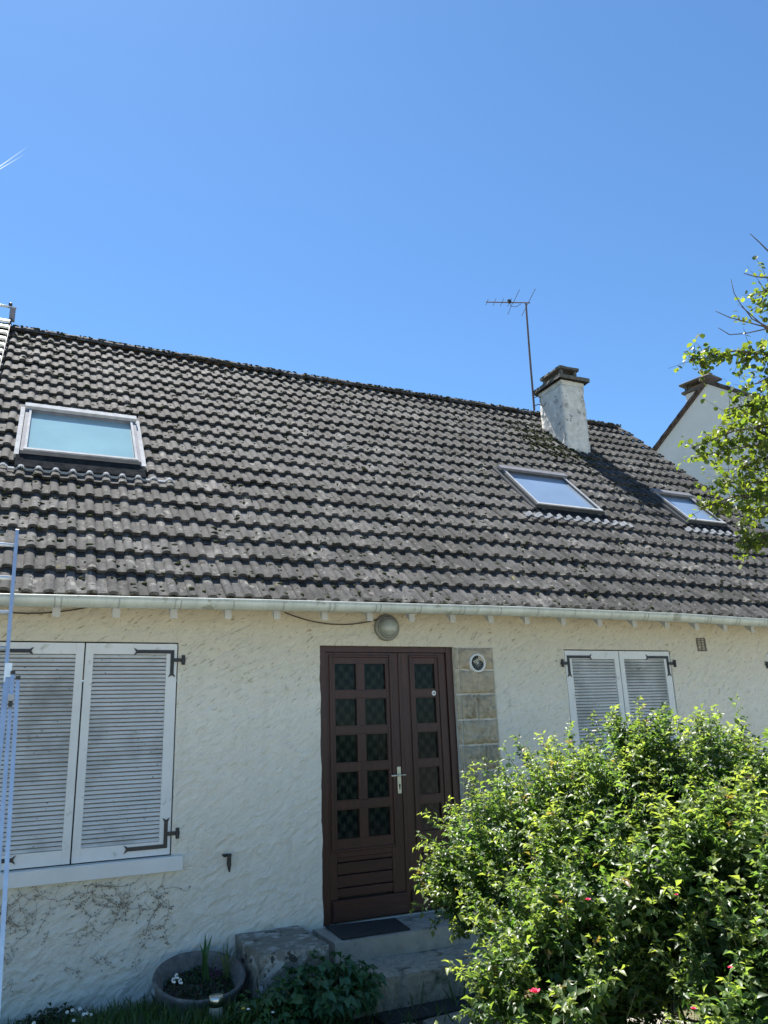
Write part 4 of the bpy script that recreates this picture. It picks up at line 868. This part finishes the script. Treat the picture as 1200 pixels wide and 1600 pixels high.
# planted in the bowl
def blades(name, label, cx, cy, z, n_, h, w_, col, spread):
    P, D, S, T = [], [], [], []; mb = MB(); 
    for _ in range(n_):
        a = random.random()*6.28; lean = random.random()*spread; hh = h*random.uniform(.7, 1.1); b = Vector((cx+random.gauss(0, .015), cy+random.gauss(0, .015), z)); d_ = Vector((math.cos(a)*lean, math.sin(a)*lean, 1)).normalized()
        s_ = Vector((math.sin(a+.4), -math.cos(a+.4), 0))*w_; t1 = b+d_*hh*.6; t2 = b+d_*hh+Vector((math.cos(a), math.sin(a), -.3))*hh*.1
        mb.add([b-s_*.7, b+s_*.7, t1+s_, t1-s_, t2], [(0, 1, 2, 3), (3, 2, 4)])
    me_c = np.array([col]*len(mb.v)); o = mesh_obj(name, mb.v, mb.f, M_gleaf, colors=me_c); tag(o, label, 'plant'); return o
blades('iris_plant', 'young iris with broad upright blades growing in the round bowl', -.985, -.33, -.16, 7, .33, .016, (.06, .13, .05), .3)
blades('leafy_sprig', 'thin reedy sprig growing near the raised side of the round bowl', -.84, -.33, -.15, 9, .25, .006, (.12, .15, .06), .45)
def pansy(px_, py_, Y, mt, name, label):
    p = Vector(on_y(px_, py_, Y)); r0 = empty(name, p); tag(r0, label, 'flower'); mb = MB()
    for (dx, dz) in ((0, 0), (.045, -.012), (.02, .022)) if mt is M_petal else ((0, 0), (.03, .015), (.05, -.01), (.015, -.02)):
        for k in range(5):
            a = 6.28*k/5+.3; c_ = Vector((dx, -.01*k, dz)); d_ = Vector((math.cos(a), -.3, math.sin(a)))*.016; s_ = Vector((-math.sin(a), 0, math.cos(a)))*.009
            mb.add([c_, c_+d_*.6-s_, c_+d_, c_+d_*.6+s_], [(0, 1, 2, 3)])
    o = mb.obj('petals', mt); o.parent = r0
    st = MB().tube([(0.015, .004, 0), (.018, .03, -.07)], .003, 4); o = st.obj('stem', M_stem); o.parent = r0
M_purple = mat('dark_pansy_petal', (.02, .006, .025), (.04, .012, .045), scale=40, rough=.8)
pansy(270, 1530, -.52, M_petal, 'pansy', 'white pansies in the near part of the round bowl')
pansy(328, 1518, -.42, M_purple, 'pansy', 'dark purple pansies in the round bowl beside the iris')
P = []; D = []; S = []; T = []
for _ in range(420):
    a = random.random()*6.28; q = .24*math.sqrt(random.random()); x, y = bc.x+q*math.cos(a), bc.y+q*math.sin(a)
    P.append((x, y, bc.z-.045+(y-bc.y)*.268)); D.append(rng.normal(0, .6, 3)+np.array([0, 0, .8])); S.append(random.uniform(.02, .045)); T.append(np.array([.035, .07, .03])*random.uniform(.6, 1.5))
plant('bowl_groundcover', 'low mixed seedlings covering the soil of the round bowl', 'plant', P, D, S, T, 'rose', M_gleaf)
# grass
def grass_patch(n_, xr, yr, hmin, hmax, zf=lambda x, y: GZ, dens=lambda x, y: 1):
    P, D, S, T = [], [], [], []
    while len(P) < n_:
        x = random.uniform(*xr); y = random.uniform(*yr)
        if random.random() > dens(x, y): continue
        P.append((x, y, zf(x, y))); a = random.random()*6.28; l = random.uniform(.15, .9); D.append((math.cos(a)*l, math.sin(a)*l, 1)); S.append(random.uniform(hmin, hmax)); T.append(np.array([.055, .12, .028] if random.random() < .8 else [.10, .11, .04])*random.uniform(.6, 1.4))
    return leaf_mesh(np.array(P), np.array(D), np.array(S), np.array(T), shape='blade')
def dens(x, y):
    if -.30 < x < 1.9 and y > -2.3: return .06 if y > -1.1 else .03
    if (x-bc.x)**2+(y-bc.y)**2 < .06: return 0
    if abs(x+1.04) < .10 and -1.3 < y < -.7: return .12
    if -.72 < x < -.18 and y > -.7: return 0
    return 1
va, fa, ca = grass_patch(26000, (-3.6, 2.6), (-2.4, -.02), .07, .19, dens=dens)
vb, fb, cb = grass_patch(5000, (-1.75, -.9), (-1.05, -.45), .16, .27, dens=lambda x, y: 1 if (x-bc.x)**2+(y-bc.y)**2 > .10 else 0)
fb = fb+len(va); o = mesh_obj('grass', np.concatenate([va, vb]), np.concatenate([fa, fb]), M_gleaf, colors=np.concatenate([ca, cb])); tag(o, kind='stuff')
# daisies
DA = [(105, 1582), (113, 1579), (125, 1577), (136, 1584), (142, 1586), (115, 1595), (131, 1585), (53, 1599)]
DL = ['daisy of the upper pair in the grass below the large sill', 'daisy in the middle of the little row under the sill', 'daisy nearest the bare soil under the sill', 'right upper daisy of the pair beside the planter grass', 'rightmost daisy nearest the round planter', 'low daisy under the row at the frame bottom', 'daisy just below the right pair', 'leftmost lone daisy at the frame bottom near the ladder']
for k, (x, y) in enumerate(DA):
    p = Vector(on_y(x, y, -.42 - .02*k)); mb = MB(); mb.lathe([(.003, 0), (.011, .003), (.010, .005), (.003, .006)], (0, 0, 0), 9, 'z')
    o = empty('daisy', p); tag(o, 'small white '+DL[k], 'flower', 'daisies in the grass'); o.rotation_euler = (random.uniform(.5, 1), random.gauss(0, .2), 0)
    q = mb.obj('petals', M_petal); q.parent = o; q = MB().lathe([(.001, .004), (.004, .006), (.001, .009)], (0, 0, 0), 7, 'z').obj('eye', M_yellow); q.parent = o
    q = MB().tube([(0, 0, 0), (0, .02, -.10)], .0012, 4).obj('stem', M_stem); q.parent = o
# solar stake light
sl = on_z(338, 1556, -.10); sx_, sy_ = float(sl[0]), float(sl[1])
so = empty('garden_light', (sx_, sy_, GZ)); tag(so, 'stainless steel solar garden light standing in the grass', 'garden light')
def sput(mb, name, mt): o = mb.obj(name, mt, None, True); o.parent = so; return o
z0 = -.10-GZ
sput(MB().lathe([(.004, z0+.004), (.043, z0+.004), (.047, z0), (.047, z0-.055), (.044, z0-.057)], (0, 0, 0), 28), 'cap', M_steel)
rib = [(.041, z0-.057)]
for k in range(12): rib += [(.043, z0-.060-.0065*k), (.040, z0-.0635-.0065*k)]
sput(MB().lathe(rib+[(.041, z0-.137)], (0, 0, 0), 28), 'ribbed_glass', M_lglass)
sput(MB().lathe([(.046, z0-.137), (.047, z0-.14), (.047, z0-.175), (.030, z0-.185), (.012, z0-.187), (.012, 0)], (0, 0, 0), 28), 'stem', M_steel)
# dead climber marks under the big sill
cl = MB()
def walk(x, z, ang, n_, r_):
    P = [(x, -.016, z)]
    for k in range(n_):
        ang += random.gauss(0, .38); st = .035; x += st*math.cos(ang); z += st*math.sin(ang)
        if z > .53 or z < GZ+.1: break
        P.append((x, -.016-.004*random.random(), z))
        if n_ > 5 and random.random() < .22: walk(x, z, ang+random.choice((-1, 1))*random.uniform(.5, 1.2), n_//2, r_*.75)
        for _ in range(random.randint(0, 2)):
            qx, qz = x+random.gauss(0, .012), z+random.gauss(0, .012); cl.box(qx-.003, qx+.003, -.020, -.001, qz-.003, qz+.003)
    if len(P) > 1: cl.tube(P, [r_]+[r_*.8]*(len(P)-1), 4, False)
for k in range(34): walk(random.uniform(-2.7, -1.15), random.uniform(.30, .52), random.choice((-1.57, -1.2, -2.0, -2.6, -.6)), random.randint(3, 11), .0020)
for k in range(60): walk(random.uniform(-2.7, -1.15), random.uniform(-.05, .52), random.uniform(-3.2, .1), 2, .0017)
M_vine = mat('dead_vine', (.20, .165, .125), (.34, .29, .22), scale=20, rough=1)
o = cl.obj('climber_remains', M_vine); tag(o, 'dead brown creeper twigs clinging to the wall below the large window sill', 'dead creeper', kind='stuff')

# ------------------------------------------------------------------ ladders
lad = empty('extension_ladder', (-2.7, -1.35, GZ)); tag(lad, 'long aluminium extension ladder leaning on the gutter at the frame edge', 'ladder'); lai = Matrix.Translation(-Vector(lad.location))
LK = .3
def lput2(o): o.parent = lad; o.matrix_parent_inverse = lai; return o
def lpt(x, z, off): return Vector((x, -.40-LK*(2.55-z)-off*.95, z-off*.28))
def rail(xa, xb, za, zb, off, wx=.024, wy=.052):
    a, b = lpt(xa, za, off), lpt(xb, zb, off); mb = MB(); yv = Vector((0, -.958, -.287))*wy; xv = Vector((wx/2, 0, 0))
    V = [a-xv, a+xv, a+xv+yv, a-xv+yv, b-xv, b+xv, b+xv+yv, b-xv+yv]
    mb.add(V, [(0, 3, 2, 1), (4, 5, 6, 7), (0, 1, 5, 4), (1, 2, 6, 5), (2, 3, 7, 6), (3, 0, 4, 7)]); return mb
lput2(rail(-2.442, -2.405, 3.01, 1.20, 0).obj('rail', M_alu)); lput2(rail(-2.85, -2.85, 3.01, 1.20, 0).obj('rail', M_alu))
lput2(rail(-2.405, -2.42, 1.93, GZ, .045, .028).obj('rail', M_alu)); lput2(rail(-2.90, -2.92, 1.93, GZ, .045, .028).obj('rail', M_alu))
lput2(rail(-2.378, -2.33, 1.965, GZ+.1, .085).obj('rail', M_alu)); lput2(rail(-2.96, -2.98, 1.965, GZ+.1, .085).obj('rail', M_alu))
lput2(rail(-2.344, -2.275, 1.94, GZ+.02, .13).obj('rail', M_alu)); lput2(rail(-3.0, -3.04, 1.94, GZ+.02, .13).obj('rail', M_alu))
for k in range(7): z = 2.88-.255*k; a, b = lpt(-2.86, z, .025), lpt(-2.43, z, .025); lput2(MB().tube([a, b], .015, 8).obj('rung', M_alu, None, True))
for k in range(6): z = 1.22-.255*k; a, b = lpt(-2.92, z, .07), lpt(-2.41, z, .07); lput2(MB().tube([a, b], .015, 8).obj('rung', M_alu, None, True))
a = lpt(-2.41, 1.93, -.01); lput2(MB().box(a.x-.02, a.x+.024, a.y-.075, a.y, a.z-.05, a.z+.07).obj('guide_bracket', M_alu))
for (x, z, off) in ((-2.378, 1.965, .085), (-2.344, 1.94, .13)):
    a = lpt(x, z, off); lput2(MB().box(a.x-.014, a.x+.014, a.y-.056, a.y+.004, a.z-.016, a.z+.006).obj('end_cap', M_iron))
a = lpt(-2.375, 1.80, .1); lput2(MB().box(a.x-.018, a.x+.018, a.y-.07, a.y-.01, a.z-.02, a.z+.02).obj('hook', M_flash)); lput2(MB().box(a.x-.012, a.x+.012, a.y-.072, a.y-.02, a.z-.055, a.z-.02).obj('hook', M_iron))
# roof ladder; sun glare on its rungs is painted as plain white
rl = empty('roof_ladder', roofp(-3.0, 6.2)); tag(rl, 'aluminium roof ladder hooked over the ridge at the frame edge', 'ladder'); rli = Matrix.Translation(-Vector(rl.location))
def rput(mb, name, mt, sm=False): o = mb.obj(name, mt, None, sm); o.parent = rl; o.matrix_parent_inverse = rli; return o
def rp(X, s, h): return roofp(X, s, h)
for X in (-2.87, -3.22): rput(rbox(MB(), X, X+.02, 4.0, 6.45, .08, .12), 'rail', M_frame_dk)
k = 0; s = 4.15
while s < 6.35: rput(rbox(MB(), -3.195, -2.865, s-.03, s+.03, .125, .155), 'rung', M_white); s += .25
hkp = Vector(rp(-2.86, 6.42, .12))
rput(MB().box(hkp.x-.03, hkp.x+.04, hkp.y-.03, hkp.y+.03, hkp.z-.06, hkp.z+.14, bev=.005), 'ridge_hook', M_frame)
rput(MB().tube([(hkp.x+.05, hkp.y, hkp.z+.15), (hkp.x-.5, hkp.y, hkp.z+.155)], .018, 10), 'hook_bar', M_alu, True)
rput(MB().lathe([(.018, 0), (.024, .012), (.024, .04), (.014, .05)], (hkp.x-.03, hkp.y, hkp.z+.165), 10), 'knob', M_iron, True)

# ------------------------------------------------------------------ neighbouring house
NX, NY, NZ, NS = 11., 4.85, 8.64, .76
nb = empty('neighbour_house', (NX, NY, GZ)); nb.rotation_euler = (0, 0, R(12)); tag(nb, 'plain pale gabled house behind the tree with its own chimney', 'house'); nbi = Matrix.Translation(-Vector(nb.location))
def nput(mb, name, mt): o = mb.obj(name, mt); o.parent = nb; o.matrix_parent_inverse = nbi; return o
hw = 4.2; ez = NZ-hw*NS
nput(MB().add([(NX, NY-hw, GZ), (NX, NY+hw, GZ), (NX, NY+hw, ez), (NX, NY, NZ), (NX, NY-hw, ez)], [(0, 1, 2, 3, 4)]).add([(NX+9, NY-hw, GZ), (NX+9, NY+hw, GZ), (NX+9, NY+hw, ez), (NX+9, NY, NZ), (NX+9, NY-hw, ez)], [(4, 3, 2, 1, 0)]).add([(NX, NY-hw, GZ), (NX+9, NY-hw, GZ), (NX+9, NY-hw, ez), (NX, NY-hw, ez)], [(0, 1, 2, 3)]).add([(NX, NY+hw, GZ), (NX+9, NY+hw, GZ), (NX+9, NY+hw, ez), (NX, NY+hw, ez)], [(3, 2, 1, 0)]), 'wall', M_neigh)
rf = MB()
for sg in (-1, 1):
    a, b = (NY+sg*(hw+.3), ez-.3*NS), (NY, NZ); t = .06
    V = [(x, y, z+dz) for x in (NX-.04, NX+9.1) for (y, z) in (a, b) for dz in (.01, .01+t)]
    rf.add(V, [(0, 1, 3, 2), (4, 6, 7, 5), (0, 4, 5, 1), (2, 3, 7, 6), (0, 2, 6, 4), (1, 5, 7, 3)])
nput(rf, 'roof', M_ntile)
for sg in (-1, 1):
    L_ = math.hypot(hw+.3, (hw+.3)*NS); n_ = int(L_/.30)
    for k in range(n_):
        u = (k+.5)/n_; y = NY+sg*(hw+.3)*u; z = NZ-(hw+.3)*NS*u+.10
        mb = MB(); dy = .17; mb.add([(NX-.075, y-sg*dy, z+dy*NS-.05), (NX+.10, y-sg*dy, z+dy*NS-.05), (NX+.10, y-sg*dy, z+dy*NS+.005), (NX-.075, y-sg*dy, z+dy*NS+.005), (NX-.075, y+sg*dy, z-dy*NS-.05), (NX+.10, y+sg*dy, z-dy*NS-.05), (NX+.10, y+sg*dy, z-dy*NS+.018), (NX-.075, y+sg*dy, z-dy*NS+.018)],
                              [(0, 1, 2, 3), (4, 7, 6, 5), (0, 3, 7, 4), (1, 5, 6, 2), (3, 2, 6, 7), (0, 4, 5, 1)])
        nput(mb, 'verge_tile', M_ntile)
nput(MB().box(NX-.12, NX+.3, NY-.13, NY+.13, NZ+.05, NZ+.20, bev=.04), 'ridge_tile', M_ntile)
cX, cY0, cY1, cZ = NX+.30, NY+.12, NY+.72, 8.74
nput(MB().box(cX, cX+.38, cY0, cY1, 7.6, cZ, bev=.01), 'chimney_shaft', M_neigh)
nput(MB().box(cX-.06, cX+.44, cY0-.07, cY1+.07, cZ, cZ+.06, bev=.01), 'crown_slab', M_cap)
for (x, y) in ((cX, cY0), (cX+.32, cY0), (cX, cY1-.06), (cX+.32, cY1-.06)): nput(MB().box(x, x+.06, y, y+.06, cZ+.06, cZ+.20), 'post', M_cap)
nput(MB().box(cX+.08, cX+.30, cY0+.12, cY1-.12, cZ+.06, cZ+.15), 'flue', mat('clay_flue', (.30, .16, .10), (.38, .20, .13), rough=.9))
nput(MB().box(cX-.09, cX+.47, cY0-.09, cY1+.09, cZ+.20, cZ+.25, bev=.012), 'cover_slab', M_cap)

# ------------------------------------------------------------------ twig hanging in from overhead
p = Vector(at(13, -6, 2.6)); q = [p+Vector((-.30, .05, .42)), p+Vector((-.12, .02, .16)), p+Vector((0, 0, .02))]
tgr = empty('overhanging_twig', q[0]); tag(tgr, 'tip of an overhanging twig at the very top corner of the sky', 'twig'); tgi = Matrix.Translation(-Vector(tgr.location))
o = MB().tube(q, [.005, .003, .0015], 5).obj('twig', M_bark); o.parent = tgr; o.matrix_parent_inverse = tgi
v, f, c = leaf_mesh(np.array([p+Vector((0, 0, .02)), p+Vector((-.03, 0, .05)), q[1]]), np.array([(.1, 0, -1.), (-.8, .2, .1), (.8, 0, .3)]), np.array([.030, .03, .04]), np.array([[.05, .07, .03]]*3), shape='round')
o = mesh_obj('leaf', v, f, M_tleaf, colors=c); o.parent = tgr; o.matrix_parent_inverse = tgi

# ------------------------------------------------------------------ contrail
def ctr():
    mt = bpy.data.materials.new('contrail_ice'); mt.use_nodes = True; t = mt.node_tree; L = t.links.new
    df = N(t, 'ShaderNodeBsdfTranslucent'); df.inputs[0].default_value = (.9, .9, .9, 1); tp = N(t, 'ShaderNodeBsdfTransparent'); d2 = N(t, 'ShaderNodeBsdfDiffuse'); d2.inputs[0].default_value = (.9, .9, .9, 1)
    ad = N(t, 'ShaderNodeMixShader'); L(df.outputs[0], ad.inputs[1]); L(d2.outputs[0], ad.inputs[2])
    a = N(t, 'ShaderNodeAttribute', attribute_name='tint'); ms = N(t, 'ShaderNodeMixShader'); L(a.outputs['Fac'], ms.inputs[0]); L(tp.outputs[0], ms.inputs[1]); L(ad.outputs[0], ms.inputs[2]); L(ms.outputs[0], t.nodes['Material Output'].inputs[0])
    D_ = 9000.; mb = MB(); cols = []
    for (p0, p1) in (((-60, 302), (45, 228)), ((-60, 300), (40, 240))):
        A_, B_ = Vector(at(*p0, D_)), Vector(at(*p1, D_)); n_ = 16; pts = [A_.lerp(B_, i/n_) for i in range(n_+1)]
        mb.tube(pts, [8-4*i/n_ for i in range(n_+1)], 6, False)
        for i in range(n_+1): cols += [[max(0, (.5)*(1-(max(0, i-5)/(n_-5))**.8))]*3]*6
    o = mesh_obj('contrail', mb.v, mb.f, mt, None, True, colors=np.array(cols)); tag(o, 'thin white double vapour trail high in the blue sky', 'contrail')
ctr()
bpy.context.view_layer.update()
